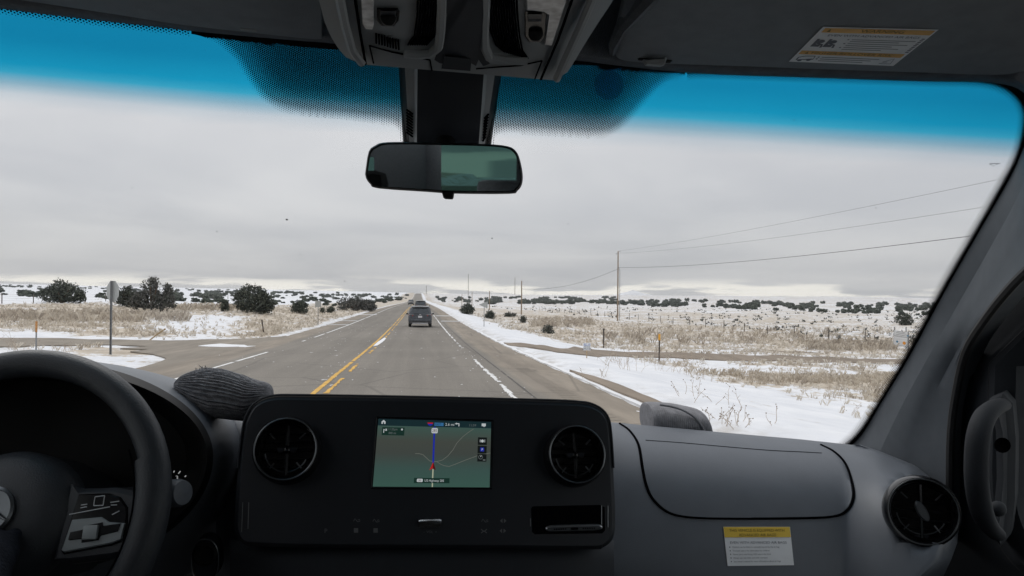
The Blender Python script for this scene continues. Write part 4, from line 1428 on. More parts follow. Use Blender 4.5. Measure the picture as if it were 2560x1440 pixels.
gl = t_.nodes.new('ShaderNodeBsdfGlossy'); gl.inputs['Roughness'].default_value = .02
mx = t_.nodes.new('ShaderNodeMixShader'); mx.inputs[0].default_value = .012
t_.links.new(tr.outputs[0], mx.inputs[1]); t_.links.new(gl.outputs[0], mx.inputs[2])
ou = t_.nodes.new('ShaderNodeOutputMaterial'); t_.links.new(mx.outputs[0], ou.inputs[0])
M_GLASS = mg
SH_MID = [(-400, 160), (0, 197), (300, 225), (600, 252), (900, 272), (1280, 290), (1700, 313), (2100, 338), (2500, 362), (2800, 378)]
mb = MB(); rows = []; shade = []
for j in range(71):
    py = -140+j*(1320/70)
    row = []
    for i in range(61):
        px = -420+i*(3120/60)
        row.append(G(px, py))
        k = (polyY(SH_MID, px)-py)
        shade.append(min(1, max(0, .5+k/135 if abs(k) < 38 else (.5+38/135*np.sign(k)+(k-38*np.sign(k))/(300 if k > 0 else 110)))))
    rows.append(row)
mb.grid(rows, M_GLASS)
mb.att['shade'] = [float(q) for q in shade]
windscreen = obj('windscreen', mb, van, smooth=180)

# ---------------------------------------------------------------- dotted black border print
mf = bpy.data.materials.new('dotted_black_glass_print')
mf.use_nodes = True
t_ = mf.node_tree; N = t_.nodes; L = t_.links
for n_ in list(N): N.remove(n_)
uv = N.new('ShaderNodeUVMap'); uv.uv_map = 'UVMap'
sx = N.new('ShaderNodeSeparateXYZ'); L.new(uv.outputs[0], sx.inputs[0])
def fm(op, a, b=None):
    n = N.new('ShaderNodeMath'); n.operation = op
    for i, q in enumerate((a, b)):
        if q is None: continue
        if isinstance(q, (int, float)): n.inputs[i].default_value = q
        else: L.new(q, n.inputs[i])
    return n.outputs[0]
uu, vv = sx.outputs[0], sx.outputs[1]
c1 = fm('COSINE', fm('MULTIPLY', uu, 6.2832))
c2 = fm('COSINE', fm('MULTIPLY', fm('ADD', fm('MULTIPLY', uu, .5), fm('MULTIPLY', vv, .866)), 6.2832))
c3 = fm('COSINE', fm('MULTIPLY', fm('SUBTRACT', fm('MULTIPLY', uu, .5), fm('MULTIPLY', vv, .866)), 6.2832))
fld = fm('DIVIDE', fm('ADD', fm('ADD', c1, c2), c3), 3.0)
at = N.new('ShaderNodeAttribute'); at.attribute_name = 'thr'
blk = fm('GREATER_THAN', fld, at.outputs['Fac'])
tr = N.new('ShaderNodeBsdfTransparent'); df = N.new('ShaderNodeBsdfDiffuse'); df.inputs[0].default_value = (.010, .010, .011, 1)
mx = N.new('ShaderNodeMixShader'); L.new(blk, mx.inputs[0]); L.new(tr.outputs[0], mx.inputs[1]); L.new(df.outputs[0], mx.inputs[2])
ou = N.new('ShaderNodeOutputMaterial'); L.new(mx.outputs[0], ou.inputs[0])
M_FRIT = mf
PITCH_ = .0025
def set_uv(o, sc=1.0):
    me = o.data
    uvl = me.uv_layers.new(name='UVMap')
    me.uv_layers.active = uvl
    for lp in me.loops:
        c = me.vertices[lp.vertex_index].co
        uvl.data[lp.index].uv = (c.x/PITCH_*sc, (c.y*.70-(c.z-CAM_Z)*.72)/PITCH_*sc)
edgeL = catmull([(-420, -30), (-200, -2), (0, 26), (200, 51), (400, 74), (485, 84), (535, 103), (585, 148), (618, 200), (650, 245), (690, 272), (750, 287), (860, 297), (960, 311), (990, 322), (1004, 345), (1008, 372)], 6)
edgeR = catmull([(1226, 380), (1232, 350), (1255, 336), (1300, 335), (1400, 340), (1490, 345), (1540, 334), (1580, 300), (1618, 255), (1655, 217), (1700, 196), (1760, 190), (2000, 198), (2300, 208), (2440, 212), (2505, 227), (2545, 262), (2552, 310), (2534, 385), (2500, 453), (2433, 571), (2344, 726), (2256, 888), (2180, 1015), (2140, 1075), (2100, 1112), (2040, 1150)], 6)
def fritstrip(edge, sgn):
    mb = MB(); thr = []
    R_ = [[], [], [], []]
    for i, (x, y) in enumerate(edge):
        x0, y0 = edge[max(i-1, 0)]; x1, y1 = edge[min(i+1, len(edge)-1)]
        l = math.hypot(x1-x0, y1-y0) or 1
        nx, ny = (y1-y0)/l*sgn, -(x1-x0)/l*sgn       # outward (towards the body)
        for k, (o_, th) in enumerate(((-10, 1.0), (-2, .35), (6, -.25), (60, -.9))):
            R_[k].append(G(x+nx*o_, y+ny*o_, .003))
    mb.grid(R_, M_FRIT)
    n = len(edge)
    mb.att['thr'] = [.9]*n+[.15]*n+[-.36]*n+[-1.8]*n
    return mb
# side strips, without the central field
kL = next(i for i, q in enumerate(edgeL) if q[0] > 470); kR = next(i for i, q in enumerate(edgeR) if q[0] > 1715)
o_ = obj('border_print', fritstrip(edgeL[:kL+1], 1), windscreen, smooth=180); set_uv(o_, .75)
o_ = obj('border_print', fritstrip(edgeR[kR:], 1), windscreen, smooth=180); set_uv(o_, .85)
# central field
curve = edgeL[kL-2:]+edgeR[:kR+3]
lowline = [(x, y) for x, y in curve]
def low_y(x):
    if x < 1004: return polyY(sorted([q for q in edgeL if q[0] > 400 and q[0] <= 1004]), x)
    if x > 1232: return polyY(sorted([q for q in edgeR if 1232 <= q[0] < 1800]), x)
    return 400
cx = np.array([q[0] for q in curve]); cyy = np.array([q[1] for q in curve])
mb = MB(); rows = []; thr = []
colx = list(np.arange(478, 1000, 9))+[1000, 1004, 1010, 1100, 1226, 1231, 1236]+list(np.arange(1245, 1718, 9))
NR = 30
for j in range(NR+1):
    row = []
    for x in colx:
        yb = low_y(x)+2; yt = -20+.07*(x-478) if x < 1100 else 60
        f = 1-(1-j/NR)**1.0
        y = yb+(yt-yb)*(f**1.7)
        row.append(G(x, y, .003))
        dmin = float(np.sqrt((cx-x)**2+(cyy-y)**2).min()) if not (1004 < x < 1231) else 60
        top = polyY([(478, 86), (830, 118), (1400, 152), (1720, 182)], x)
        th = 1.0 if dmin < 1.5 else float(np.interp(dmin, [1.5, 9, 20, 70, 130], [.95, .12, -.28, -.40, -.43]))
        if y < top+5: th = min(th, float(np.interp(top+5-y, [0, 8], [-.36, -.9])))
        thr.append(th)
    rows.append(row)
mb.grid(rows, M_FRIT); mb.att['thr'] = thr
o_ = obj('mirror_base_print', mb, windscreen, smooth=180); set_uv(o_)
# round sticker and glass maker's mark
M_STK = bpy.data.materials.new('thin_blue_sticker'); M_STK.use_nodes = True
for n_ in list(M_STK.node_tree.nodes): M_STK.node_tree.nodes.remove(n_)
_a = M_STK.node_tree.nodes.new('ShaderNodeBsdfTransparent'); _a.inputs[0].default_value = (.50, .56, .72, 1)
_b = M_STK.node_tree.nodes.new('ShaderNodeOutputMaterial'); M_STK.node_tree.links.new(_a.outputs[0], _b.inputs[0])
mb = MB(); pts = [G(1522+36*math.cos(a), 212+38*math.sin(a), -.004) for a in np.linspace(0, 2*math.pi, 28, endpoint=False)]
mb.ngon(pts, M_STK); pts = [G(1522+10+44*math.cos(a)*.7, 160+18*math.sin(a), -.004) for a in np.linspace(0, 2*math.pi, 20, endpoint=False)]; mb.ngon(pts, M_STK)
obj('round_sticker', mb, windscreen, smooth=None)
mb = MB()
for (x0, y0, x1, y1) in ((2474, 408.3, 2500, 408.8), (2474, 411, 2481, 412.5), (2482, 415.5, 2486, 414), (2489, 411.5, 2494, 411)):
    mb.tube([G(x0, y0, .003), G(x1, y1, .003)], .0004, M_LINK, 4)
obj('glass_mark', mb, windscreen)

for (x, y, r_) in ((1230, 596, 2.0), (542, 579, 1.4), (862, 703, 1.6), (752, 637, 1.2), (1985, 300, 1.4), (2190, 520, 1.3), (1420, 560, 1.2), (330, 470, 1.3), (1700, 860, 1.4), (1600, 430, 1.1)):
    mb = MB(); mb.ngon([G(x+r_*math.cos(a)*random.uniform(.6, 1.3), y+r_*math.sin(a)*random.uniform(.6, 1.3), .0015) for a in np.linspace(0, 2*math.pi, 7, endpoint=False)], M_LINK); obj('insect_mark', mb, windscreen, smooth=None)
# ---------------------------------------------------------------- roof lining and header
def rowY(pts, Y, n=10):
    """px polyline -> 3D points at depth Y (number or list)"""
    return [U(x, y, Y if isinstance(Y, (int, float)) else Y[i]) for i, (x, y) in enumerate(pts)]
hdr_low = catmull([(-420, -28), (0, 22), (200, 46), (400, 68), (500, 80), (700, 98), (850, 110), (1000, 122), (1400, 148), (1560, 166), (1750, 184), (2000, 193), (2300, 203), (2450, 205), (2530, 216), (2570, 240)], 4)
mb = MB()
r0 = [G(x, y, .006) for x, y in hdr_low]
r1 = [G(x, y-6, .03) for x, y in hdr_low]
r2 = [U(x, y-20, G(x, y-20).y-.035) for x, y in hdr_low]
r3 = [p+Vector((0, -.03, .045)) for p in r2]
r4 = [Vector((p.x, p.y-.25, max(p.z+.04, CAM_Z+.40))) for p in r3]
r5 = [Vector((p.x*1.02, -.6, CAM_Z+.46)) for p in r3]
r6 = [Vector((p.x*1.02, -4.2, CAM_Z+.46)) for p in r3]
mb.grid([r0, r1, r2, r3, r4, r5, r6], M_LINER)
obj('headliner', mb, van, smooth=60)

def visor(name, edge_low, left_edge, ylow, yback, thick=.022, parent=van):
    """flat folded-up sun visor: lower (front) edge polyline in px, sides given by back polyline"""
    mb = MB()
    n = len(edge_low)
    A = [U(x, y, min(ylow, G(x, y).y-.045)) for x, y in edge_low]
    Bk = [U(x, y, yback) for x, y in left_edge]
    rows = []
    for k in range(9):
        f = k/8
        rows.append([a.lerp(b, f) for a, b in zip(A, Bk)])
    nrm = (rows[-1][0]-rows[0][0]).cross(rows[0][-1]-rows[0][0]).normalized()
    if nrm.z > 0: nrm = -nrm
    edge = [p-nrm*thick*.5+Vector((0, .008, 0)) for p in A]
    top = [p-nrm*thick for p in A]
    back = [[p-nrm*thick for p in r] for r in rows]
    mb.grid([top, edge]+rows, M_VISOR)
    for c_ in (0, -1):
        mb.grid([[r[c_] for r in rows], [r[c_]-nrm*thick for r in rows]], M_VISOR)
    mb.grid(back, M_VISOR)
    return obj(name, mb, parent, smooth=50), rows
vl, _ = visor('sun_visor', catmull([(-330, -60), (-100, -22), (105, 8), (300, 38), (457, 62), (650, 84), (790, 98), (806, 90)], 3), catmull([(-900, -460), (-500, -440), (-200, -420), (100, -400), (350, -390), (600, -380), (770, -370), (790, -370)], 3), 1.03, .62)
EL = catmull([(1534, 118), (1546, 146), (1600, 156), (1690, 160), (1900, 167), (2080, 174), (2300, 181), (2490, 187), (2560, 178)], 4)
EB = catmull([(1640, -330), (1660, -330), (1720, -330), (1800, -330), (2000, -330), (2200, -330), (2450, -330), (2700, -330), (2800, -330)], 4)
vr, vrows = visor('sun_visor', EL, EB, 1.03, .62)
vr['label'] = 'passenger sun visor carrying the warning sticker'
# step at the left end of the right visor
mb = MB()
mb.tube([U(1531, 134, 1.005), U(1534, 112, .985), U(1560, 60, .93), U(1612, 0, .85), U(1680, -70, .78)], [.004, .007, .010, .012, .012], M_LINER, 8)
obj('visor_hinge_fold', mb, van)
# visor clips
def clip(cx_, cy, Y):
    mb = MB()
    out = [(cx_-46, cy-18), (cx_-30, cy-20), (cx_+28, cy-14), (cx_+44, cy-10), (cx_+46, cy+10), (cx_+36, cy+17), (cx_-40, cy+10), (cx_-48, cy+2)]
    mb.slab([U(x, y, Y) for x, y in out], Vector((0, .02, .006)), M_MATB, bev=.003)
    o = obj('visor_clip', mb, van)
    m2 = MB()
    m2.slab([U(x, y, Y-.008) for x, y in ((cx_-30, cy+6), (cx_+22, cy+9), (cx_+26, cy-3), (cx_+30, cy-2), (cx_+24, cy+18), (cx_+16, cy+21), (cx_-22, cy+18))], Vector((0, .01, 0)), M_OVER, bev=.002)
    obj('hook', m2, o)
clip(1640, 141, 1.0); clip(620, 52, 1.0)

# warning sticker on the visor
from mathutils.bvhtree import BVHTree
def bvh(o):
    b = BASE[o.name]
    return BVHTree.FromPolygons([v.co+b for v in o.data.vertices], [tuple(p.vertices) for p in o.data.polygons])
_vb = bvh(vr)
def vis_pt(px, py, lift=.004):
    d = ray(px, py).normalized()
    h = _vb.ray_cast(CAM, d)[0]
    if h is None: print('visor miss', px, py); h = U(px, py, 1.0)
    return h-d*lift
pv = PixPatch((1972, 154), (2233, 165), (2347, 74), (2058, 67), lambda x, y, l: vis_pt(x, y, .002+l))
mb = MB()
def rrect(pa, mb, u0, v0, u1, v1, r, mat, lift, n=5):
    k = pa.h/pa.w; pts = []
    for cx__, cy_, a0 in ((u1-r*k, v0+r, -90), (u1-r*k, v1-r, 0), (u0+r*k, v1-r, 90), (u0+r*k, v0+r, 180)):
        for i in range(n+1):
            a = R(a0+90*i/n); pts.append((cx__+math.cos(a)*r*k, cy_+math.sin(a)*r))
    pa.poly(mb, pts, mat, lift)
pv.rect(mb, 0, 0, 1, 1, M_LABEL, 0, 24)
L1 = .0006
pv.rect(mb, .03, .84, .985, .965, M_LORG, L1); pv.rect(mb, .02, .22, .975, .32, M_LORG, L1)
pv.text(mb, 'WARNING', .55, .865, .085, M_LBRN, 2*L1, 'CENTER', sx=.95)
pv.poly(mb, [(.07, .86), (.10, .86), (.085, .95)], M_LBRN, 2*L1); pv.poly(mb, [(.07, .235), (.10, .235), (.085, .31)], M_LBRN, 2*L1)
pv.text(mb, 'EVEN WITH ADVANCED AIR BAGS', .52, .74, .055, M_LINK, L1, 'CENTER', sx=.98)
pv.text(mb, 'HIGHER ROLLOVER RISK', .50, .235, .07, M_LBRN, 2*L1, 'CENTER', sx=1.0)
for i, (v_, a, b) in enumerate(((.655, .36, .93), (.605, .36, .80), (.545, .36, .90), (.49, .36, .78), (.435, .36, .86), (.385, .36, .72), (.15, .26, .80), (.10, .26, .74), (.05, .26, .68))):
    pv.rect(mb, a, v_, b, v_+.014, M_LINK, L1)
    if i in (0, 2, 4, 6, 7): pv.disc(mb, a-.03, v_+.006, .014, M_LINK, L1, 8)
# pictograms: seat drawings, van
for u0 in (.055, .165):
    pv.poly(mb, [(u0, .44), (u0+.075, .44), (u0+.08, .50), (u0+.03, .51), (u0+.025, .66), (u0, .66)], M_LINK, L1)
    pv.disc(mb, u0+.052, .585, .05, M_LINK, L1); pv.line(mb, [(u0+.03, .54), (u0+.09, .50), (u0+.10, .42)], .03, M_LINK, L1)
pv.line(mb, [(.05, .06), (.05, .13), (.10, .17), (.19, .18), (.20, .09), (.05, .06), (.19, .10)], .018, M_LINK, L1)
pv.disc(mb, .085, .05, .03, M_LINK, L1); pv.disc(mb, .165, .07, .03, M_LINK, L1)
pv.line(mb, [(.86, .09), (.93, .19), (.95, .05), (.84, .05), (.90, .10)], .012, M_LINK, L1)
for k in range(9): pv.rect(mb, .955, .36+k*.045, .985, .385+k*.045, M_LINK, L1)
obj('warning_sticker', mb, vr, smooth=None, label='white and orange warning sticker on the sun visor')

# ---------------------------------------------------------------- overhead console
def oc(px, py, lift=0.0):
    # gently curved underside: nearer at the back (top of picture)
    Y = float(np.interp(py, [-120, 0, 100, 165, 205], [.66, .80, .895, .945, .985]))-lift
    return U(px, py, Y)
out_l = catmull([(760, -120), (797, 0), (812, 55), (835, 105), (868, 146), (905, 161)], 4)
out_r = catmull([(1600, -120), (1533, 0), (1500, 50), (1462, 110), (1432, 160), (1405, 197), (1385, 201)], 4)
bot_ = lambda x: float(np.interp(x, [905, 1000, 1150, 1385], [161, 178, 190, 201]))
rows = []
mb = MB()
def lx(py): return float(np.interp(py, [q[1] for q in out_l], [q[0] for q in out_l]))
def rx_(py): return float(np.interp(py, [q[1] for q in out_r], [q[0] for q in out_r]))
NP = 26
for j in range(17):
    f = j/16
    row = []
    for i in range(NP+1):
        s_ = i/NP
        pyl = -120+281*f; pyr = -120+321*f
        xl, xr = lx(pyl), rx_(pyr)
        x = xl+(xr-xl)*s_
        y = pyl+(pyr-pyl)*s_
        bulge = .030*(1-abs(2*s_-1)**6)
        row.append(oc(x, y, bulge-.03))
    rows.append(row)
back = [[p+Vector((0, .03, .06)) for p in rows[0]]]
mb.grid(rows, M_OVER)
# side and front skirts
mb.grid([[r[0] for r in rows], [r[0]+Vector((-.012, .02, .05)) for r in rows]], M_OVER)
mb.grid([[r[-1] for r in rows], [r[-1]+Vector((.012, .02, .05)) for r in rows]], M_OVER)
mb.grid([rows[-1], [p+Vector((0, .035, .012)) for p in rows[-1]], [p+Vector((0, .06, .05)) for p in rows[-1]]], M_OVER)
over = obj('overhead_console', mb, van, smooth=50)
def octube(pts, r, mat, name, lift=.003, label=None):
    m_ = MB(); m_.tube([oc(x, y, lift) for x, y in pts], r, mat, 7); return obj(name, m_, over)
octube([(890, -20), (888, 0), (900, 80), (914, 160)], .0016, M_GAP, 'panel_seam', .001)
octube([(1440, -20), (1430, 0), (1395, 100), (1352, 199)], .0016, M_GAP, 'panel_seam', .001)
octube([(846, -20), (850, 0), (862, 60), (880, 125), (905, 158)], .0050, M_OVER, 'trim_bead', .004)
octube([(1488, -20), (1480, 0), (1450, 70), (1418, 140), (1392, 198)], .0050, M_OVER, 'trim_bead', .004)
# reading lamp lenses
def ocslab(pts, mat, name, lift=.004, th=.012, bev=.0015):
    m_ = MB(); m_.slab([oc(x, y, lift) for x, y in pts], Vector((0, th, th*.4)), mat, bev=bev); return obj(name, m_, over)
ocslab([(900, -60), (932, -60), (934, 62), (930, 74), (914, 73), (906, 60)], M_LENS, 'lamp_lens')
ocslab([(1316, -60), (1424, -60), (1417, 0), (1398, 60), (1380, 114), (1362, 112), (1372, 60), (1375, 36), (1360, 26), (1318, 26)], M_LENS, 'lamp_lens')
# map lamp switches in black recesses
for (x0, y0, x1, y1) in ((942, 20, 1000, 66), (1313, 28, 1366, 106)):
    o_ = ocslab([(x0, y0), (x1-6, y0), (x1, y0+8), (x1-4, y1-14), (x1-16, y1), (x0+12, y1), (x0, y1-14)], M_GLOSSB, 'switch_recess', .003)
    m_ = MB(); cxx, cyy_ = (x0+x1)/2, y1-22
    m_.lathe(oc(cxx, cyy_, .006), ray(cxx, cyy_), [(0, -.004), (.008, -.003), (.009, .004)], M_MATB, 16); obj('lamp_switch', m_, o_)
    m_ = MB(); m_.slab([oc(x, y, .0075) for x, y in ((x0+8, y0+6), (x1-10, y0+6), (x1-12, y0+22), (x0+8, y0+22))], Vector((0, .006, 0)), M_CONS, bev=.001); obj('rocker', m_, o_)
# two ribbed microphone cups flanking a dark slot
ocslab([(1100, -60), (1212, -60), (1212, 60), (1208, 120), (1225, 160), (1190, 172), (1110, 168), (1086, 150), (1100, 110), (1106, 60)], M_DASHD, 'centre_slot', .0015)
octube([(1105, -20), (1104, 25), (1101, 85), (1096, 118), (1076, 134), (1040, 137), (1010, 134)], .0055, M_OVER, 'cup_rim', .006)
octube([(1212, -20), (1211, 25), (1209, 85), (1211, 115), (1224, 143), (1262, 150), (1318, 151)], .0060, M_OVER, 'cup_rim', .006)
for k in range(12):
    f = k/11
    octube([(1220+f*70, -30), (1221+f*72, 30), (1226+f*72, 75+f*10), (1240+f*66, 112+f*14), (1262+f*58, 130+f*16)], .0011, M_GAP, 'vent_rib', .0035)
for k in range(9):
    f = k/8
    octube([(1098-f*52, -30), (1095-f*52, 40), (1086-f*50, 90), (1066-f*46, 112)], .0011, M_GAP, 'vent_rib', .0035)
for k in range(9):
    octube([(940+k*7, 84+k*2.0), (941+k*7, 108+k*2)], .0011, M_GAP, 'vent_rib', .0035)
# lower flap with seams
octube([(924, 114), (980, 130), (1040, 142), (1075, 150), (1080, 176)], .0010, M_GAP, 'flap_seam', .001)
octube([(1355, 152), (1300, 164), (1240, 168), (1190, 172)], .0010, M_GAP, 'flap_seam', .001)
octube([(924, 114), (934, 158)], .0010, M_GAP, 'flap_seam', .001); octube([(1355, 152), (1337, 198)], .0010, M_GAP, 'flap_seam', .001)
ocslab([(1112, 138), (1180, 146), (1176, 178), (1104, 172)], M_DASHD, 'latch', .004)

# ---------------------------------------------------------------- sensor cover behind the mirror
mb = MB()
def sc(x, y):
    return U(x, y, float(np.interp(y, [170, 200, 360], [1.0, 1.02, 1.135])))
for (cols, mat, dy) in (([(998, 1008), (1012, 1017)], M_MATB, .02), ([(1040, 1037)], M_MATB, .0)):
    pass
rows = []
for j in range(9):
    f = j/8; y = 172+f*196
    xl, xr = lerp(996, 1008, f), lerp(1254, 1226, f)
    yy = lambda x: y+(x-1120)*.06
    a = [xl, xl+6, xl+16, lerp(1036, 1036, f), lerp(1044, 1042, f), lerp(1210, 1196, f), lerp(1218, 1204, f), xr-16, xr-6, xr]
    dd = [.075, .045, .025, .018, 0, 0, .018, .025, .045, .075]
    row = []
    for x, q in zip(a, dd):
        p = sc(x, yy(x)); dv = ray(x, yy(x)); row.append(p+dv*q)
    rows.append(row)
k0 = MB(); k0.grid([r[0:3] for r in rows], M_MATB); k0.grid([r[4:6] for r in rows], M_DASHD); k0.grid([r[7:10] for r in rows], M_MATB)
k0.grid([r[3:5] for r in rows], M_OVER); k0.grid([r[5:7] for r in rows], M_OVER); k0.grid([r[2:4] for r in rows], M_OVER); k0.grid([r[6:8] for r in rows], M_OVER)
cover = obj('sensor_cover', k0, van, smooth=30)
for s_ in (0, 1):
    for k in range(9):
        f = .58+k*.036; y = 172+f*196+(-5 if s_ == 0 else 6)
        xa, xb = (1016, 1032) if s_ == 0 else (lerp(1254, 1226, f)-16, lerp(1218, 1204, f)+1)
        m_ = MB(); m_.tube([sc(xa, y-7)-ray(xa, y)*(-.017), sc(xb, y+5)+ray(xb, y)*.013], .0016, M_GAP, 5); obj('slot', m_, cover)

# ---------------------------------------------------------------- rear-view mirror
MC = U(1110, 420, 1.06)
MN = Vector((-.098, -.985, -.085)).normalized()
mo = catmull([(912, 435), (921, 379), (938, 363), (957, 356), (1005, 354.5), (1097, 356.5), (1212, 359.5), (1269, 365), (1290, 377.5), (1300, 399), (1307, 435), (1305, 461), (1294, 476), (1274, 483), (1135, 482.5), (1064, 478), (943, 469.5), (926, 461), (915.6, 448), (912, 435)], 3)[:-1]
hp = lambda x, y, o=0.0: hitplane(x, y, MC+MN*o, MN)
mb = MB()
mid = (1110, 420)
outer = [hp(x, y) for x, y in mo]
inn = [hp(mid[0]+(x-mid[0])*.968, mid[1]+(y-mid[1])*.905) for x, y in mo]
bk = [hp(x, y)-MN*.022 for x, y in mo]
cc = sum(outer, Vector())/len(outer)
bk2 = [cc+(p-cc)*.72-MN*.034 for p in bk]
mb.grid([[p-MN*.002 for p in inn], [p+MN*.0025 for p in [a.lerp(b, .45) for a, b in zip(inn, outer)]], [p-MN*.002 for p in outer], [p-MN*.008 for p in outer], bk, bk2], M_MATB, closed=True)
mb.ngon(bk2, M_MATB)
mirror = obj('rear_view_mirror', mb, van, smooth=55)
M_MIRR = pm('mirror_silvering', (.62, .66, .66), .015, metal=1.0)
mb = MB(); mb.ngon([p-MN*.0015 for p in inn], M_MIRR); obj('mirror_glass', mb, mirror, smooth=None)
mb = MB(); mb.slab([hp(x, y, .002) for x, y in ((1103, 476), (1135, 478), (1133, 494), (1130, 498), (1112, 497), (1108, 494))], -MN*.012, M_MATB, bev=.002); obj('dipping_tab', mb, mirror)
mb = MB(); mb.tube([cc-MN*.03, cc-MN*.05+Vector((0, .01, .02)), G(1112, 330, .02)], [.014, .012, .016], M_MATB, 12); obj('mirror_stalk', mb, mirror)

# ---------------------------------------------------------------- right pillar
gl_edge = [(2620, 200), (2585, 300), (2553, 385), (2521, 453), (2453, 571), (2364, 726), (2276, 888), (2202, 1010), (2160, 1080), (2125, 1118), (2080, 1160)]
p1 = [(2640, 230), (2600, 345), (2570, 425), (2540, 500), (2483, 606), (2404, 745), (2325, 885), (2262, 1000), (2225, 1075), (2200, 1130), (2180, 1190)]
p2 = [(2700, 300), (2650, 430), (2610, 520), (2575, 590), (2520, 680), (2440, 790), (2385, 890), (2330, 1000), (2300, 1090), (2290, 1150), (2290, 1220)]
p3 = [(2800, 400), (2720, 520), (2660, 590), (2610, 640), (2540, 705), (2470, 790), (2415, 880), (2388, 1000), (2378, 1090), (2376, 1190), (2376, 1300)]
def Yof(pl, off, own=None, cap=9.0):
    out = []
    for (x, y), (x2, y2) in zip(pl, own or pl):
        d = ray(x2, y2); out.append(min(G(x, y).y-off, cap*d.y/d.x))
    return out
mb = MB()
A = [U(x, y, Y) for (x, y), Y in zip(gl_edge, Yof(gl_edge, .006))]
A0 = [U(x-3, y-2, Y+.02) for (x, y), Y in zip(gl_edge, Yof(gl_edge, .006))]
B1 = [U(x, y, Y) for (x, y), Y in zip(p1, Yof(gl_edge, .040, p1, .925))]
C2 = [U(x, y, Y) for (x, y), Y in zip(p2, Yof(gl_edge, .115, p2, .935))]
D3 = [U(x, y, Y) for (x, y), Y in zip(p3, Yof(gl_edge, .17, p3, .94))]
D4 = [p+Vector((.05, .02, 0)) for p in D3]
def dens(a): return catmull([tuple(p) for p in a], 4)
def mixrow(a, b, f, bul=0.0):
    o = []
    for p, q in zip(a, b):
        v = Vector(p).lerp(Vector(q), f); v -= (v-CAM).normalized()*bul; o.append(v)
    return o
A0, A, B1, C2, D3, D4 = [dens(q) for q in (A0, A, B1, C2, D3, D4)]
mb.grid([A0, A, mixrow(A, B1, .5, .002), B1], M_PILL)
mb.grid([B1, mixrow(B1, C2, .35, .006), mixrow(B1, C2, .7, .006), C2, mixrow(C2, D3, .4, .003), mixrow(C2, D3, .8, -.004), D3, D4], M_PILL)
pillar = obj('pillar_trim', mb, van, smooth=35)
mb = MB(); mb.tube([Vector(p)+Vector((-.004, -.004, 0)) for p in D3], .007, M_SEAL, 8); obj('door_seal', mb, pillar)
# ---------------------------------------------------------------- right door with window
DX = .985
def dp(px, py, o=0.0):
    d = ray(px, py); return CAM+d*((DX-o)/d.x)
# window opening in (y,z) on the door plane
wy1 = dp(2549, 1100).y; zt, zb = CAM_Z+.20, CAM_Z-.42
def door(xs_, name, label=None):
    mb = MB()
    X = xs_*DX
    inn_ = xs_*(DX-.10)
    y_f, y_b = wy1+.10, .10
    w0, w1 = .17, wy1
    def q(y, z): return Vector((X, y, z))
    z0, z1 = CAM_Z-1.15, CAM_Z+.44
    # frame around the window: rings from outer rectangle to rounded opening
    def yfront(z):
        return max(.55, min(1.60, Yglass(.93, z-CAM_Z)-(.10 if z < CAM_Z+.05 else .15)))
    def ringpts(n=60):
        inner = []; outer = []
        cy_, cz = (w0+w1)/2, (zb+zt)/2
        hy, hz = (w1-w0)/2, (zt-zb)/2
        for i in range(n):
            a = 2*math.pi*i/n
            ca, sa = math.cos(a), math.sin(a)
            e = .28
            inner.append((cy_+hy*abs(ca)**e*np.sign(ca), cz+hz*abs(sa)**e*np.sign(sa)))
            m_ = max(abs(ca), abs(sa))
            zz = lerp(z0, z1, (sa/m_+1)/2)
            outer.append((lerp(y_b, yfront(zz), (ca/m_+1)/2), zz))
        return inner, outer
    inner, outer = ringpts()
    inner = [(min(y, yfront(z)-.13 if z > CAM_Z-.15 else 9), z) for y, z in inner]
    r0 = [Vector((X+xs_*.05, y, z)) for y, z in inner]
    r1 = [Vector((X-xs_*.012, y, z)) for y, z in inner]
    c_y, c_z = (w0+w1)/2, (zb+zt)/2
    r2 = [Vector((X-xs_*.03, c_y+(y-c_y)*1.05, c_z+(z-c_z)*1.07)) for y, z in inner]
    r3 = [Vector((X-xs_*.022, min(c_y+(y-c_y)*1.12, yfront(c_z+(z-c_z)*1.15)-.02), c_z+(z-c_z)*1.15)) for y, z in inner]
    r4 = [Vector((X, y, z)) for y, z in outer]
    mb.grid([r0, r1, r2, r3, r4], M_DOOR, closed=True)
    # padded lower half
    mb.rbox((X-xs_*.035, .62, CAM_Z-.80), (.07, 1.0, .62), M_DOOR, .03)
    o = obj(name, mb, van, smooth=45)
    mb = MB(); mb.tube([Vector((X-xs_*.02, c_y+(y-c_y)*1.09, c_z+(z-c_z)*1.11)) for y, z in inner], .006, M_SEAL, 6, closed=True); obj('window_seal', mb, o)
    mp = bpy.data.materials.get('side_window_glass')
    if not mp:
        mp = bpy.data.materials.new('side_window_glass'); mp.use_nodes = True
        tt = mp.node_tree
        for n_ in list(tt.nodes): tt.nodes.remove(n_)
        a_ = tt.nodes.new('ShaderNodeBsdfTransparent'); a_.inputs[0].default_value = (.88, .92, .91, 1)
        b_ = tt.nodes.new('ShaderNodeOutputMaterial'); tt.links.new(a_.outputs[0], b_.inputs[0])
    mb = MB(); mb.ngon([p.copy() for p in r0], mp); obj('window_pane', mb, o, smooth=None)
    return o
rdoor = door(1, 'door')
ldoor = door(-1, 'door')
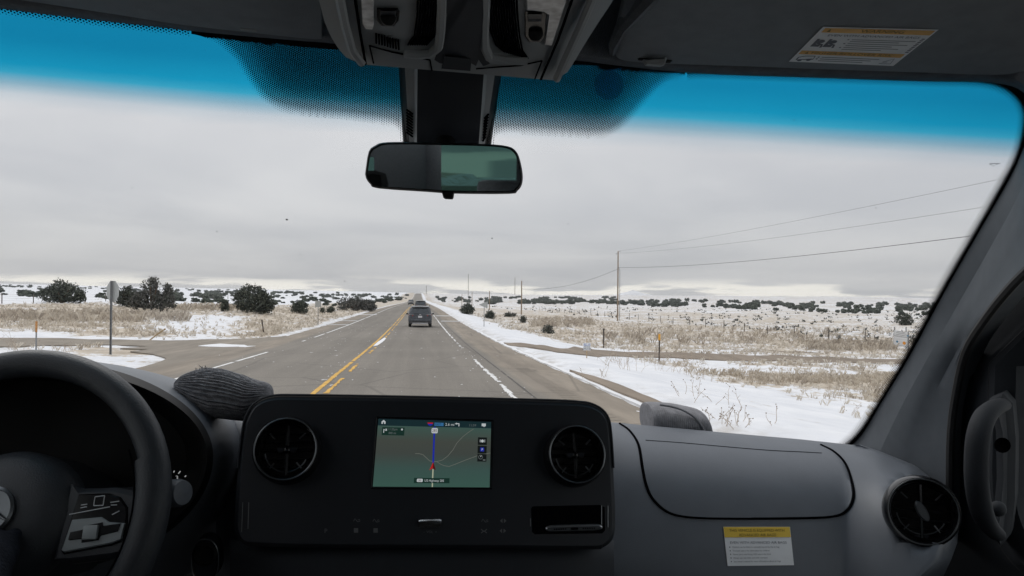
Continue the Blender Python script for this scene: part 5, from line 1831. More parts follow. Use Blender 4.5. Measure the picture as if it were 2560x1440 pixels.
# grab handle on the right pillar/door
hx = [(2505, 1012), (2488, 1018), (2463, 1040), (2447, 1085), (2441, 1150), (2443, 1220), (2455, 1280), (2472, 1315), (2492, 1335)]
Yh = [1.10, 1.07, 1.045, 1.03, 1.025, 1.025, 1.035, 1.06, 1.09]
hp_ = catmull([tuple(U(x, y, Y)) for (x, y), Y in zip(hx, Yh)], 5)
mb = MB(); n = len(hp_)
mb.tube(hp_, [.013+.0035*math.sin(math.pi*i/(n-1)) for i in range(n)], M_DOOR, 14, flat=.8)
han = obj('grab_handle', mb, van)
mb = MB(); mb.slab([U(x, y, 1.115) for x, y in ((2470, 1000), (2505, 985), (2530, 1010), (2538, 1100), (2536, 1250), (2525, 1340), (2500, 1370), (2476, 1340), (2490, 1200), (2488, 1080))], Vector((.05, .05, 0)), M_DOOR, bev=.01); obj('handle_plate', mb, han)
mb = MB(); mb.lathe(U(2503, 1112, 1.10), (-.3, -1, 0), [(0, -.004), (.009, -.002), (.012, .004)], M_GAP, 16); obj('screw_hole', mb, han)
mb = MB(); mb.ball(U(2495, 1272, 1.10), (.012, .012, .012), M_DOOR, 14, 8); obj('screw_cap', mb, han)

# ---------------------------------------------------------------- dashboard, right part
def dashY(px, py):
    con = polyY([(1400, 1045), (1545, 1057), (1700, 1071), (1850, 1085), (2000, 1098), (2115, 1110), (2200, 1130), (2290, 1165), (2350, 1212), (2390, 1270)], px)
    s_ = py-con
    y0 = float(np.interp(px, [1400, 2115, 2390], [1.40, 1.36, 1.22]))
    v = y0-.17*(1-math.exp(-max(s_, 0)/52.0))-.06*sstep(0, 420, s_)-.0001*max(s_, 0)*.5
    if px > 2150:   # swelling round the outer air vent
        r = math.hypot((px-2305)/105, (py-1278)/110)
        v += .050*(1-sstep(.50, .80, r))-.012*math.exp(-r**4*.6)
    return v
endx = lambda py: float(np.interp(py, [1105, 1130, 1165, 1212, 1260, 1320, 1360, 1400, 1440, 1500, 1600], [2130, 2205, 2292, 2352, 2385, 2397, 2393, 2378, 2330, 2200, 2100]))
cols = list(np.arange(1400, 2131, 14))
NE = 22
mb = MB(); rows = []
S_ = [0, 4, 9, 15, 22, 30, 40, 52, 66, 82, 100, 122, 148, 178, 210, 245, 285, 330, 380, 440, 520]
con_f = lambda px: polyY([(1400, 1045), (1545, 1057), (1700, 1071), (1850, 1085), (2000, 1098), (2130, 1112)], px)
for s_ in S_:
    row = []
    for px in cols: row.append(U(px, con_f(px)+s_, dashY(px, con_f(px)+s_)))
    py0 = con_f(2130)+s_
    ex = endx(py0+ (0 if s_ else 0))
    for k in range(1, NE+1):
        f = k/NE
        # follow the falling end contour
        px = 2130+(ex-2130)*f if ex > 2130 else 2130+(ex-2130)*f
        py = py0
        e_ = max(0, f-.86)/.14
        row.append(U(px, py, dashY(px, py)+.10*e_*e_))
    row.append(row[-1]+Vector((.03, .06, -.05)))
    rows.append(row)
first = [p+Vector((0, .02, -.004)) for p in rows[0]]
top2 = [Vector((p.x*1.02, 1.66-.12*p.x*p.x, p.z-.075)) for p in rows[0]]
mb.grid([top2, first]+rows, M_DASH)
dash = obj('dashboard', mb, van, smooth=60)
def ds(px, py, lift=.0):
    p = U(px, py, dashY(px, py)); return p-(p-CAM).normalized()*lift
# glovebox-style airbag cover: proud panel with dark joint round it
seam = catmull([(1549, 1059), (1575, 1078), (1596, 1112), (1606, 1170), (1616, 1215), (1634, 1250), (1672, 1281), (1730, 1293), (1850, 1296), (2000, 1295), (2080, 1291), (2117, 1277), (2134, 1245), (2130, 1205), (2114, 1160), (2086, 1130), (2052, 1112)], 6)
mb = MB(); mb.tube([ds(x, y, .0005) for x, y in seam], .0022, M_GAP, 6); obj('panel_gap', mb, dash)
top_c = [(x, con_f(x)+2.5) for x in np.linspace(2044, 1557, 30)]
ol = [(x, y) for x, y in seam]+top_c
pc_ = (1845, 1190)
mb = MB(); rows = []
for k, s_ in enumerate((.988, .982, .95, .9, .83, .75, .66, .56, .46, .36, .26, .16, .07, .001)):
    rows.append([ds(pc_[0]+(x-pc_[0])*s_, pc_[1]+(y-pc_[1])*s_, -.001 if k == 0 else .0026) for x, y in ol])
mb.grid(rows, M_DASH, closed=True)
obj('airbag_cover', mb, dash, smooth=60)
mb = MB(); mb.tube([ds(x, y, .0018) for x, y in catmull([(1614, 1101), (1700, 1107), (1800, 1116), (1920, 1126), (2000, 1130), (2054, 1133)], 8)], .0011, M_GAP, 5); obj('panel_gap', mb, dash)
# airbag sticker
ps = PixPatch((1819, 1415), (1985, 1413), (1975, 1317), (1808, 1317), lambda x, y, l: ds(x, y, .0015+l))
mb = MB(); ps.rect(mb, 0, 0, 1, 1, M_LABEL, 0, 16)
pts = []
ps.rect(mb, .004, .73, .996, .996, M_LYEL, .0006, 16)
ps.text(mb, 'THIS VEHICLE IS EQUIPPED WITH', .5, .875, .072, M_LBRN, .0012, 'CENTER', sx=.98)
ps.text(mb, 'ADVANCED AIR BAGS', .5, .755, .072, M_LBRN, .0012, 'CENTER', sx=.98)
ps.text(mb, 'EVEN WITH ADVANCED AIR BAGS', .5, .565, .062, M_LINK, .0008, 'CENTER', sx=1.12)
for k, s_ in enumerate(('Children can be killed or seriously injured by the air bag', 'The back seat is the safest place for children', 'Never put a rear-facing child seat in the front', 'Always use seat belts and child restraints', "See owner's manual for more information about air bags")):
    v_ = .46-k*.092
    ps.text(mb, s_, .10, v_, .042, M_LINK, .0008, 'LEFT', sx=.93)
    ps.disc(mb, .065, v_+.02, .016, M_LINK, .0008, 8)
obj('airbag_sticker', mb, dash, smooth=None, label='yellow and white air bag sticker on the dashboard')
# round air vent at the right end
def vent(c, nrm, r, parent, name='air_vent', spoke=True, bright=M_DIMCH, dep=.034):
    """round louvre vent: black bezel, thin bright ring, dark dished inside, centre tab and short fins"""
    nrm = Vector(nrm).normalized(); c = Vector(c)
    mb = MB()
    mb.lathe(c, nrm, [(r*1.12, -.02), (r*1.10, .004), (r*1.04, .010), (r*.97, .009), (r*.93, .004), (r*.90, -.006), (r*.88, -.02)], M_GLOSSB, 48)
    mb.lathe(c, nrm, [(r*.90, -.004), (r*.82, -dep*.9), (r*.40, -dep), (0, -dep)], M_MATB, 40)
    x0_ = Vector((0, 0, 1)).cross(nrm).normalized(); u0_ = nrm.cross(x0_)
    for q_ in (-.56, -.28, 0, .28, .56):
        hw = r*.84*math.sqrt(max(0, 1-q_*q_))
        mb.tube([c+u0_*q_*r-nrm*.010-x0_*hw, c+u0_*q_*r-nrm*.008+x0_*hw], .0022, M_GLOSSB, 6)
    mb.tube([c-u0_*r*.82-nrm*.006, c+u0_*r*.82-nrm*.006], .003, M_GLOSSB, 6)
    mb.ball(c-nrm*.006, .006, M_GLOSSB, 14, 8)
    o = obj(name, mb, parent, smooth=50)
    up = Vector((0, 0, 1)); x = up.cross(nrm).normalized(); up = nrm.cross(x)
    m2 = MB(); m2.tube([c+nrm*.0095+(x*math.cos(a)+up*math.sin(a))*r*1.0 for a in np.linspace(0, 2*math.pi, 64, endpoint=False)], .0011, bright, 6, closed=True); obj('bright_ring', m2, o)
    for a, l in ((.75, .26), (2.40, .26), (4.0, .22), (5.4, .26)):
        m3 = MB(); d_ = x*math.cos(a)+up*math.sin(a)
        m3.tube([c+d_*r*(.80-l)-nrm*.002, c+d_*r*.80-nrm*.004], .0012, bright, 5); obj('fin', m3, o)
    m3 = MB()
    m3.tube([c+(x*math.cos(a)+up*math.sin(a))*r*.72-nrm*.006 for a in np.linspace(math.pi*1.05, math.pi*1.85, 20)], .0010, bright, 5); obj('inner_rib', m3, o)
    return o, x, up, nrm, c
vc = U(2305, 1278, dashY(2175, 1290)-.062)
o_, x_, u_, n_, c_ = vent(vc, (-.42, -.88, .20), .047, dash, bright=M_DIMCH)
o_['label'] = 'round air vent at the right end of the dashboard'
m_ = MB(); Mx = Matrix((x_, u_, n_)).transposed()
k_ = MB()
pts = [c_+(x_*(math.cos(a)*.007)+u_*(math.sin(a)*.016)) for a in np.linspace(0, 2*math.pi, 24, endpoint=False)]
rotm = Matrix.Rotation(R(28), 3, n_)
pts = [c_+rotm @ (p-c_)+n_*.004 for p in pts]
k_.slab(pts, -n_*.008, M_DIMCH, bev=.002); obj('vent_tab', k_, o_)

# ---------------------------------------------------------------- dashboard behind the console and on the driver's side
mb = MB(); rows = []
for (py, Y) in ((1012, 1.30), (1016, 1.26), (1030, 1.22), (1060, 1.185), (1110, 1.16), (1180, 1.145), (1260, 1.13), (1340, 1.115), (1440, 1.10), (1600, 1.08)):
    rows.append([U(px, py+.0*(px-500), Y+.03*math.exp(-((px-545)/40)**2)) for px in np.arange(540, 1480, 14)])
top2 = [Vector((p.x*1.25, 1.68-.10*p.x**2, p.z-.13)) for p in rows[0]]
mb.grid([top2]+rows, M_DASH)
obj('dash_centre', mb, dash, smooth=60)
mb = MB(); rows = []
for (py, Y) in ((1350, 1.05), (1372, 1.03), (1400, 1.02), (1460, 1.015), (1650, 1.0)):
    rows.append([U(px, py, Y+.05*(abs(px-1060)/500)**6) for px in np.arange(575, 1545, 20)])
mb.grid(rows, M_DASHD)
obj('lower_console', mb, van, smooth=60)
# oval start button
oval = [(512+34*math.copysign(abs(math.cos(a))**.9, math.cos(a)), 1402+54*math.copysign(abs(math.sin(a))**.75, math.sin(a))) for a in np.linspace(0, 2*math.pi, 36, endpoint=False)]
BY = 1.075
mb = MB(); mb.slab([U(x, y, BY) for x, y in oval], Vector((0, .03, 0)), M_CONS, bev=.003); sb = obj('start_button', mb, dash)
mb = MB(); mb.tube([U(x, y, BY-.001) for x, y in oval], .0009, M_DIMCH, 6, closed=True); obj('button_rim', mb, sb)
mb = MB(); mb.lathe(U(513, 1385, BY-.002), (0, -1, .1), [(.016, -.004), (.0155, .003), (.013, .005), (.011, .002), (0, .001)], M_MATB, 28); obj('push_cap', mb, sb)

# ---------------------------------------------------------------- instrument binnacle
EC = (65, 1140)
def ell(a, k=1.0, dx=0, dy=0, bt=230, bb=272, ea=446):
    ca, sa = math.cos(a), math.sin(a)
    b_ = bt if sa < 0 else bb
    return EC[0]+dx+ea*k*ca, EC[1]+dy+b_*k*sa
N_ = 96
def ringE(k, Y, ea=446, bt=230, bb=272):
    return [U(*ell(2*math.pi*i/N_, k, 0, 0, bt, bb, ea), Y) for i in range(N_)]
mb = MB()
def ringfly(aa, bt, bb, Yt, Yb):
    out = []
    for i in range(N_):
        a = 2*math.pi*i/N_; x, y = ell(a, 1, 0, 0, bt, bb, aa)
        out.append(U(x, y, lerp(Yb, Yt, (1-math.sin(a))/2)))
    return out
lip = ringfly(446, 214, 272, 1.03, 1.07)
lip2 = ringfly(453, 224, 280, 1.026, 1.07)
hood1 = ringfly(468, 243, 292, 1.05, 1.09)
hood2 = ringfly(500, 247, 315, 1.11, 1.12)
hood3 = ringfly(545, 248, 350, 1.20, 1.14)
hood4 = ringfly(600, 246, 400, 1.34, 1.17)
tun1 = ringfly(440, 208, 268, 1.035, 1.075)
tun2 = ringfly(400, 190, 250, 1.17, 1.15)
mb.grid([tun1, lip, lip2, hood1], M_MATB, closed=True, flip=True); mb.grid([hood1, hood2, hood3, hood4], M_DASH, closed=True, flip=True)
bin_ = obj('binnacle_hood', mb, dash, smooth=60)
mb = MB(); mb.grid([tun1, tun2], M_MATB, closed=True); mb.ngon(tun2, M_MATB)
obj('gauge_housing', mb, dash, smooth=40)
M_GT = emat('lit_gauge_white', (.30, .31, .31), 1.0)
gq = lambda x, y: U(x, y, 1.135)
mb = MB()
def gtext(s_, x, y, h):
    p = Patch(gq(x, y), gq(x+10, y), gq(x+10, y-10), gq(x, y-10)); p.text(mb, s_, 0, 0, h/10, M_GT, 0)
gtext('3', 438, 1201, 12); gtext('4', 468, 1242, 12)
for (xa, ya, xb, yb) in ((446, 1184, 451, 1178), (434, 1181, 436, 1177), (462, 1192, 465, 1189), (470, 1205, 477, 1200), (480, 1216, 483, 1214), (476, 1231, 489, 1228), (352, 1204, 357, 1198), (340, 1214, 344, 1210), (330, 1226, 334, 1224)):
    mb.tube([gq(xa, ya), gq(xb, yb)], .0007, M_GT, 4)
obj('gauge_scale', mb, dash, smooth=None)
# column stalk
mb = MB()
a, b = U(250, 1245, 1.06), U(452, 1232, .985)
mb.tube([a, a.lerp(b, .7), b-(b-a).normalized()*.03], [.012, .011, .013], M_LEATH, 12)
mb.lathe(b, (b-a), [(.013, -.03), (.0165, -.026), (.017, -.004), (.0145, .004), (.0, .006)], M_DASH, 20)
obj('column_stalk', mb, van)

# ---------------------------------------------------------------- steering wheel
WC = U(31.2, 1282.5, .985)
wn = Vector((-.13, -1.0, .37)).normalized()          # towards the driver
wx = Vector((1, 0, 0)); wx = (wx-wn*wx.dot(wn)).normalized(); wu = wn.cross(wx)
if wu.z < 0: wu = -wu
WR = .1785
wt = thing('steering_wheel', None, None, WC) if False else None
mb = MB()
def wp(x, y, z=0.0): return WC+wx*x+wu*y+wn*z
n = 72
pts = [wp(math.cos(2*math.pi*i/n)*WR, math.sin(2*math.pi*i/n)*WR, .02) for i in range(n)]
mb.tube(pts, .0180, M_LEATH, 18, closed=True, flat=.95)
swheel = obj('steering_wheel', mb, van, smooth=60)
# grip bulge with stitched joint at 3 o'clock
mb = MB(); pts = [wp(math.cos(a)*(WR-.004), math.sin(a)*(WR-.004), .021) for a in np.linspace(-.55, .32, 22)]
mb.tube(pts, [.0183+.0022*math.sin(math.pi*i/21)**.5 for i in range(22)], M_LEATH, 16, flat=.95); obj('thumb_grip', mb, swheel)
mb = MB(); pts = [wp(math.cos(a)*(WR-.020), math.sin(a)*(WR-.020), .033) for a in np.linspace(-.9, .42, 26)]
mb.tube(pts, .0011, M_GAP, 5); obj('leather_seam', mb, swheel)
# hub pad
mb = MB(); rows = []
for k, (s_, z) in enumerate(((1.0, -.012), (1.0, .004), (.95, .016), (.82, .026), (.6, .034), (.3, .038), (.02, .039))):
    rows.append([wp(math.cos(a)*.082*s_*(1 if math.cos(a) > 0 else 1), math.sin(a)*(.072 if math.sin(a) > 0 else .085)*s_, z) for a in np.linspace(0, 2*math.pi, 48, endpoint=False)])
mb.grid(rows, M_LEATH, closed=True); obj('hub_pad', mb, swheel)
mb = MB(); mb.lathe(wp(0, 0, .039), wn, [(.026, -.003), (.027, .003), (.024, .005), (.0225, .001), (0, .0)], M_DIMCH, 36)
for a in (90, 210, 330):
    mb.tube([wp(0, 0, .042), wp(.023*math.cos(R(a)), .023*math.sin(R(a)), .042)], [.003, .001], M_DIMCH, 6)
obj('hub_emblem', mb, swheel)
for s_ in (-1, 1):
    mb = MB()
    P_ = [(.070, .030), (.085, .024), (.128, .024), (.150, .018), (.176, .012), (.178, -.020), (.160, -.050), (.135, -.056), (.085, -.060), (.066, -.055)]
    out = [wp(s_*x, y, .018) for x, y in P_]
    if s_ < 0: out = out[::-1]
    mb.slab(out, -wn*.022, M_LEATH, bev=.006); sp = obj('spoke', mb, swheel)
    mb = MB()
    Q = [(.086, .017), (.122, .017), (.136, .012), (.146, .000), (.149, -.024), (.144, -.038), (.134, -.042), (.080, -.050), (.076, -.046)]
    out = [wp(s_*x, y, .0205) for x, y in Q]
    if s_ < 0: out = out[::-1]
    mb.slab(out, -wn*.006, M_GLOSSB, bev=.002); obj('switch_panel', mb, sp)
    mb = MB()
    Q = [(.084, -.012), (.118, -.010), (.128, -.016), (.147, -.018), (.145, -.036), (.134, -.040), (.081, -.048), (.0775, -.045)]
    out = [wp(s_*x, y, .022) for x, y in Q]
    if s_ < 0: out = out[::-1]
    mb.slab(out, -wn*.004, M_PAD, bev=.0015); obj('touch_pad', mb, sp)
    mb = MB()
    Q = [(.084, -.034), (.085, -.026), (.101, -.023), (.102, -.019), (.121, -.016), (.122, -.020), (.142, -.018), (.140, -.027), (.121, -.031), (.119, -.036), (.100, -.038), (.100, -.034), (.086, -.035)]
    out = [wp(s_*x, y, .0232) for x, y in Q]
    if s_ < 0: out = out[::-1]
    mb.slab(out, -wn*.003, M_GLOSSB, bev=.0008); obj('rocker_slot', mb, sp)
    mb = MB(); mb.rbox(wp(s_*.110, -.027, .025), (.017, .016, .005), M_PAD, .002, Matrix((wx, wu, wn)).transposed()); obj('rocker', mb, sp)
    mb = MB()
    for (x0, y0, x1, y1) in ((.080, -.006, .126, .001), (.092, .004, .099, .005), (.092, .001, .099, .002), (.107, .003, .118, .003), (.107, .003, .107, .013), (.107, .013, .118, .014), (.118, .014, .118, .003), (.126, .006, .136, .007), (.127, .003, .134, .003), (.130, -.008, .138, -.004)):
        mb.tube([wp(s_*x0, y0, .0212), wp(s_*x1, y1, .0212)], .0006, M_ICON, 4)
    obj('icon', mb, sp, smooth=None)
mb = MB()
mb.slab([wp(x, y, -.0) for x, y in ((-.02, -.08), (.02, -.08), (.028, -.175), (-.028, -.175))], -wn*.02, M_LEATH, bev=.005); obj('lower_spoke', mb, swheel)
mb = MB(); mb.lathe(WC-wn*.03, -wn, [(.07, -.02), (.075, .05), (.06, .20), (.055, .26)], M_DASHD, 28); obj('steering_column', mb, swheel)

# ---------------------------------------------------------------- centre console
CP0 = U(1070, 990, 1.07); CN = Vector((0, -.95, .31)).normalized()
cpt = lambda x, y, o=0.0: hitplane(x, y, CP0+CN*o, CN)
outl = catmull([(584, 1290), (590, 1200), (603, 1085), (613, 1042), (636, 1008), (680, 990), (760, 988.5), (1000, 992), (1300, 999), (1440, 1004), (1490, 1014), (1520, 1040), (1530, 1085), (1537, 1200), (1541, 1290), (1536, 1345), (1512, 1370), (1470, 1376), (1200, 1374), (800, 1372), (640, 1368), (600, 1358), (584, 1325), (584, 1290)], 4)[:-1]
mb = MB()
mb.slab([cpt(x, y) for x, y in outl], Vector((0, .10, -.012)), M_CONS, bev=.006)
console = obj('centre_console', mb, van, smooth=40)
mb = MB(); mb.tube([cpt(x, y, .0005)+Vector((0, .004, 0)) for x, y in outl if y < 1200], .0016, M_DASHD, 6); obj('edge_bead', mb, console)
for (x, y, r) in ((716, 1124, 78), (1440, 1137, 72)):
    c = cpt(x, y, .019); d = (c-CAM).dot(FWD)
    vo, *_ = vent(c, CN, r/F_PX*d*.96, console, bright=M_DIMCH, dep=.0175)
    m_ = MB(); m_.slab([c+Vector((a, 0, b))-CN*.002 for a, b in ((-.011, -.003), (.011, -.003), (.013, .003), (-.013, .003))], -CN*.006, M_CONS, bev=.001); obj('vent_tab', m_, vo)
# pocket and phone
mb = MB(); mb.slab([cpt(x, y, .0015) for x, y in ((1332, 1266), (1500, 1262), (1512, 1268), (1513, 1326), (1506, 1334), (1338, 1336), (1330, 1330), (1328, 1272))], -CN*.003, M_GAP, bev=.001); obj('storage_pocket', mb, console)
for pts in (((1504, 1264), (1504, 1312)), ((1520, 1264), (1520, 1318)), ((1326, 1296), (1326, 1316)), ((607, 1256), (604, 1330)), ((622, 1256), (620, 1322))):
    mb = MB(); mb.tube([cpt(x, y, .002) for x, y in pts], .0006, M_DIMCH if pts[0][0] > 1400 else M_ICOND, 5); obj('trim_line', mb, console)
mb = MB(); mb.rbox(cpt(1075, 1307, .003), (.031, .008, .011), M_CHROME, .003, Matrix.Rotation(R(18), 3, 'X')); obj('volume_roller', mb, console)
pi = Patch(cpt(1045, 1335, .001), cpt(1106, 1336, .001), cpt(1106, 1322, .001), cpt(1045, 1321, .001))
mb = MB(); pi.text(mb, '-  VOL  +', .5, .2, .45, M_ICOND, .0005, 'CENTER', sx=1.0); obj('volume_print', mb, console, smooth=None)
def cic(x, y, kind):
    mb = MB()
    p = Patch(cpt(x-9, y+7, .001), cpt(x+9, y+7, .001), cpt(x+9, y-7, .001), cpt(x-9, y-7, .001))
    if kind == 0: p.line(mb, [(.05, .3), (.25, .75), (.45, .4), (.6, .2), (.95, .3), (.9, .6), (.65, .5)], .12, M_ICOND, 0)
    elif kind == 1: p.rect(mb, .2, .1, .8, .9, M_ICOND, 0)
    elif kind == 2: p.line(mb, [(.1, .8), (.4, .45), (.6, .45), (.9, .8)], .16, M_ICOND, 0); p.line(mb, [(.1, .1), (.4, .4), (.6, .4), (.9, .1)], .16, M_ICOND, 0)
    elif kind == 3: p.poly(mb, [(.05, .5), (.4, .1), (.4, .9)], M_ICOND, 0); p.poly(mb, [(.95, .5), (.6, .9), (.6, .1)], M_ICOND, 0)
    else: p.text(mb, 'P', .2, .1, .8, M_ICOND, 0)
    obj('button_icon', mb, console, smooth=None)
for x, y, k in ((892, 1300, 0), (890, 1326, 1), (940, 1301, 0), (939, 1326, 1), (816, 1327, 4), (1212, 1301, 0), (1258, 1302, 3), (1210, 1327, 2), (1257, 1327, 3)): cic(x, y, k)

# navigation screen: lit panel with its map
scr_q = [cpt(932, 1216.5, .0012), cpt(1224, 1218.5, .0012), cpt(1228, 1055, .0012), cpt(946, 1047, .0012)]
ps = Patch(*scr_q)
msc = bpy.data.materials.new('lit_map_screen'); msc.use_nodes = True
t_ = msc.node_tree; N = t_.nodes; L = t_.links
b_ = N['Principled BSDF']; b_.inputs['Base Color'].default_value = (.004, .004, .005, 1); b_.inputs['Roughness'].default_value = .2
at = N.new('ShaderNodeAttribute'); at.attribute_name = 'vv'
rp = N.new('ShaderNodeValToRGB'); el = rp.color_ramp.elements
el[0].position = 0; el[0].color = (.036, .082, .066, 1); el[1].position = 1; el[1].color = (.042, .080, .068, 1)
e_ = el.new(.55); e_.color = (.046, .054, .048, 1); e_ = el.new(.3); e_.color = (.038, .072, .064, 1); e_ = el.new(.75); e_.color = (.050, .057, .049, 1)
L.new(at.outputs['Fac'], rp.inputs[0]); L.new(rp.outputs[0], b_.inputs['Emission Color']); b_.inputs['Emission Strength'].default_value = 1.0
mb = MB(); rows = []
for j in range(9): rows.append([ps.p(i/4, j/8*.90) for i in range(5)])
mb.grid(rows, msc); mb.att['vv'] = [j/8 for j in range(9) for i in range(5)]
screen = obj('navigation_screen', mb, van, smooth=None); screen['label'] = 'lit navigation screen showing the highway map'
E = lambda n, c, s=1.0: emat('screen_'+n, c, s)
S_BAR = E('bar', (.008, .022, .026)); S_W = E('white', (.42, .45, .46)); S_G = E('grey', (.10, .115, .115)); S_B = E('blue', (.012, .022, .28)); S_R = E('red', (.36, .012, .012)); S_RD = E('dark_red', (.06, .006, .006))
S_Y = E('route_behind', (.34, .36, .26)); S_RO = E('road', (.105, .115, .10)); S_BK = E('dark', (.006, .008, .008)); S_BL2 = E('blue_shield', (.03, .12, .26)); S_DG = E('dark_green', (.008, .026, .020)); S_IN = E('ink', (.06, .02, .02))
def spart(name, fn):
    m_ = MB(); fn(m_); return obj(name, m_, screen, smooth=None)
l = .0006
def f(m):
    rows_ = [[ps.p(i/4, v_, 0) for i in range(5)] for v_ in (.90, 1.0)]; m.grid(rows_, S_BAR)
    ps.poly(m, [(.03, .925), (.042, .925), (.042, .95), (.053, .95), (.053, .925), (.065, .925), (.065, .96), (.0475, .985), (.03, .96)], S_W, l)
    ps.poly(m, [(.435, .945), (.48, .945), (.475, .925), (.457, .91), (.44, .925)], S_B, l); ps.rect(m, .433, .945, .482, .965, S_R, l)
    ps.rect(m, .495, .915, .575, .965, S_BL2, l); ps.text(m, 'EAST', .502, .925, .03, S_BAR, 2*l, sx=.9)
    ps.text(m, '2.6 mi', .59, .922, .042, S_W, l, sx=.95)
    ps.line(m, [(.685, .958), (.712, .958), (.712, .918)], .016, S_W, l); ps.poly(m, [(.690, .975), (.690, .94), (.678, .958)], S_W, l)
    ps.text(m, '11:59', .80, .922, .036, S_G, l)
    ps.poly(m, [(.915, .93), (.93, .93), (.937, .915), (.942, .93), (.952, .93), (.952, .972), (.915, .972)], S_W, l)
spart('status_bar', f)
def f(m):
    ps.line(m, [(.34, .49), (.375, .49), (.41, .475), (.44, .43), (.47, .385), (.50, .375), (.53, .375)], .010, S_RO, l)
    ps.line(m, [(.53, .375), (.58, .40), (.625, .46), (.67, .56), (.70, .66), (.75, .76), (.80, .83), (.845, .885)], .009, S_RO, l)
    ps.line(m, [(.53, .375), (.57, .335), (.60, .315), (.64, .305), (.70, .345), (.79, .41), (.88, .47), (1.0, .52)], .009, S_RO, l)
spart('map_roads', f)
spart('route_line', lambda m: (ps.line(m, [(.497, .90), (.499, .6), (.502, .35)], .026, S_B, 2*l), ps.line(m, [(.503, .26), (.505, .0)], .018, S_Y, 2*l)))
spart('position_arrow', lambda m: (ps.poly(m, [(.502, .37), (.502, .275), (.472, .245)], S_R, 3*l), ps.poly(m, [(.502, .37), (.528, .245), (.502, .275)], S_RD, 3*l)))
spart('route_shield', lambda m: (rrect(ps, m, .472, .80, .527, .88, .02, S_W, 3*l), ps.text(m, '285', .4995, .818, .045, S_IN, 4*l, 'CENTER', sx=.8)))
def f(m):
    ps.rect(m, .04, .755, .235, .875, S_DG, 2*l); ps.text(m, '11:25pm', .092, .83, .034, S_G, 3*l, sx=.85); ps.text(m, '840 mi', .098, .772, .034, S_G, 3*l, sx=.85)
    ps.disc(m, .213, .845, .014, S_W, 3*l); ps.line(m, [(.056, .79), (.056, .845), (.066, .83)], .012, S_W, 3*l); ps.line(m, [(.07, .82), (.082, .85)], .01, S_W, 3*l); ps.line(m, [(.07, .85), (.082, .82)], .01, S_W, 3*l)
spart('arrival_box', f)
def f(m):
    for v0 in (.64, .51, .385): ps.rect(m, .885, v0, .965, v0+.115, S_BK, 2*l)
    ps.disc(m, .925, .698, .022, S_W, 3*l); ps.rect(m, .903, .678, .908, .72, S_W, 3*l); ps.rect(m, .944, .678, .948, .72, S_W, 3*l)
    rrect(ps, m, .908, .538, .942, .598, .01, S_B, 3*l); ps.text(m, 'P', .918, .55, .035, S_W, 4*l)
    ps.disc(m, .913, .452, .034, S_G, 3*l); ps.disc(m, .913, .452, .027, S_BK, 4*l); ps.line(m, [(.913, .452), (.917, .475)], .008, S_W, 5*l); ps.rect(m, .934, .40, .956, .418, S_G, 3*l)
spart('side_buttons', f)
def f(m):
    ps.rect(m, .345, .055, .65, .13, S_DG, 3*l); rrect(ps, m, .37, .07, .42, .117, .012, S_W, 4*l); ps.text(m, '285', .395, .08, .026, S_IN, 5*l, 'CENTER', sx=.8)
    ps.text(m, 'US Highway 285', .435, .075, .034, S_W, 4*l, sx=.90)
spart('street_name', f)
mb = MB(); mb.tube([cpt(x, y, .0008) for x, y in ((928, 1221), (941, 1043), (1233, 1051), (1229, 1222))], .0009, M_GLOSSB, 6, closed=True); obj('screen_bezel', mb, screen)

# ---------------------------------------------------------------- cab shell
mb = MB()
for X in (-1.0, 1.0): pass
FZ = CAM_Z-1.15
mb.box((0, -1.3, FZ-.02), (2.06, 6.4, .03), M_FLOOR)
obj('cab_floor', mb, van)
mb = MB(); mb.box((0, 1.74, CAM_Z-.80), (2.0, .03, .72), M_FLOOR); obj('firewall', mb, van)  # unseen panel, added so no light leaks in under the dash
# back wall with the green privacy windows of the rear doors, which the mirror shows
RY = -4.3
def refl(px, py, Y):
    d = ray(px, py); P = hp(px, py); r = d-MN*2*d.dot(MN); t = (Y-P.y)/r.y
    return P+r*t
q1 = refl(1103, 362, RY); q2 = refl(1103, 478, RY); q3 = refl(1292, 362, RY); q4 = refl(1292, 445, RY)
print('mirror window', [tuple(round(c, 2) for c in q) for q in (q1, q2, q3, q4)])
mp = bpy.data.materials.new('green_privacy_glass'); mp.use_nodes = True
tt = mp.node_tree
for n_ in list(tt.nodes): tt.nodes.remove(n_)
a_ = tt.nodes.new('ShaderNodeBsdfTransparent'); a_.inputs[0].default_value = (.085, .165, .152, 1)
b_ = tt.nodes.new('ShaderNodeOutputMaterial'); tt.links.new(a_.outputs[0], b_.inputs[0])
def holed_wall(name, P, y0, y1, z0, z1, wy0, wy1, wz0, wz1, parent, mp=mp):
    """wall in local (a, z) mapped by P(a, z); one rectangular window"""
    mb = MB(); ys_ = [y0, wy0, wy1, y1]; zs_ = [z0, wz0, wz1, z1]
    for i in range(3):
        for j in range(3):
            if i == 1 and j == 1: continue
            mb.add([P(ys_[i], zs_[j]), P(ys_[i+1], zs_[j]), P(ys_[i+1], zs_[j+1]), P(ys_[i], zs_[j+1])], [(0, 1, 2, 3)], M_LINER)
    o = obj(name, mb, van, smooth=None)
    mb = MB(); mb.add([P(wy0, wz0), P(wy1, wz0), P(wy1, wz1), P(wy0, wz1)], [(0, 1, 2, 3)], mp); obj('wall_window', mb, o, smooth=None)
xa, xb = sorted(((q1.x+q2.x)/2, q3.x))
za, zb_ = min(q2.z, q4.z)-.25, max(q1.z, q3.z)+.03
print('rear window', xa, xb, za-CAM_Z, zb_-CAM_Z)
holed_wall('rear_wall', lambda a, z: Vector((a, RY, z)), -1.03, 1.03, FZ, CAM_Z+.47, max(xa, -.97), min(xb, .97), max(za, FZ+.1), min(zb_, CAM_Z+.44), van)
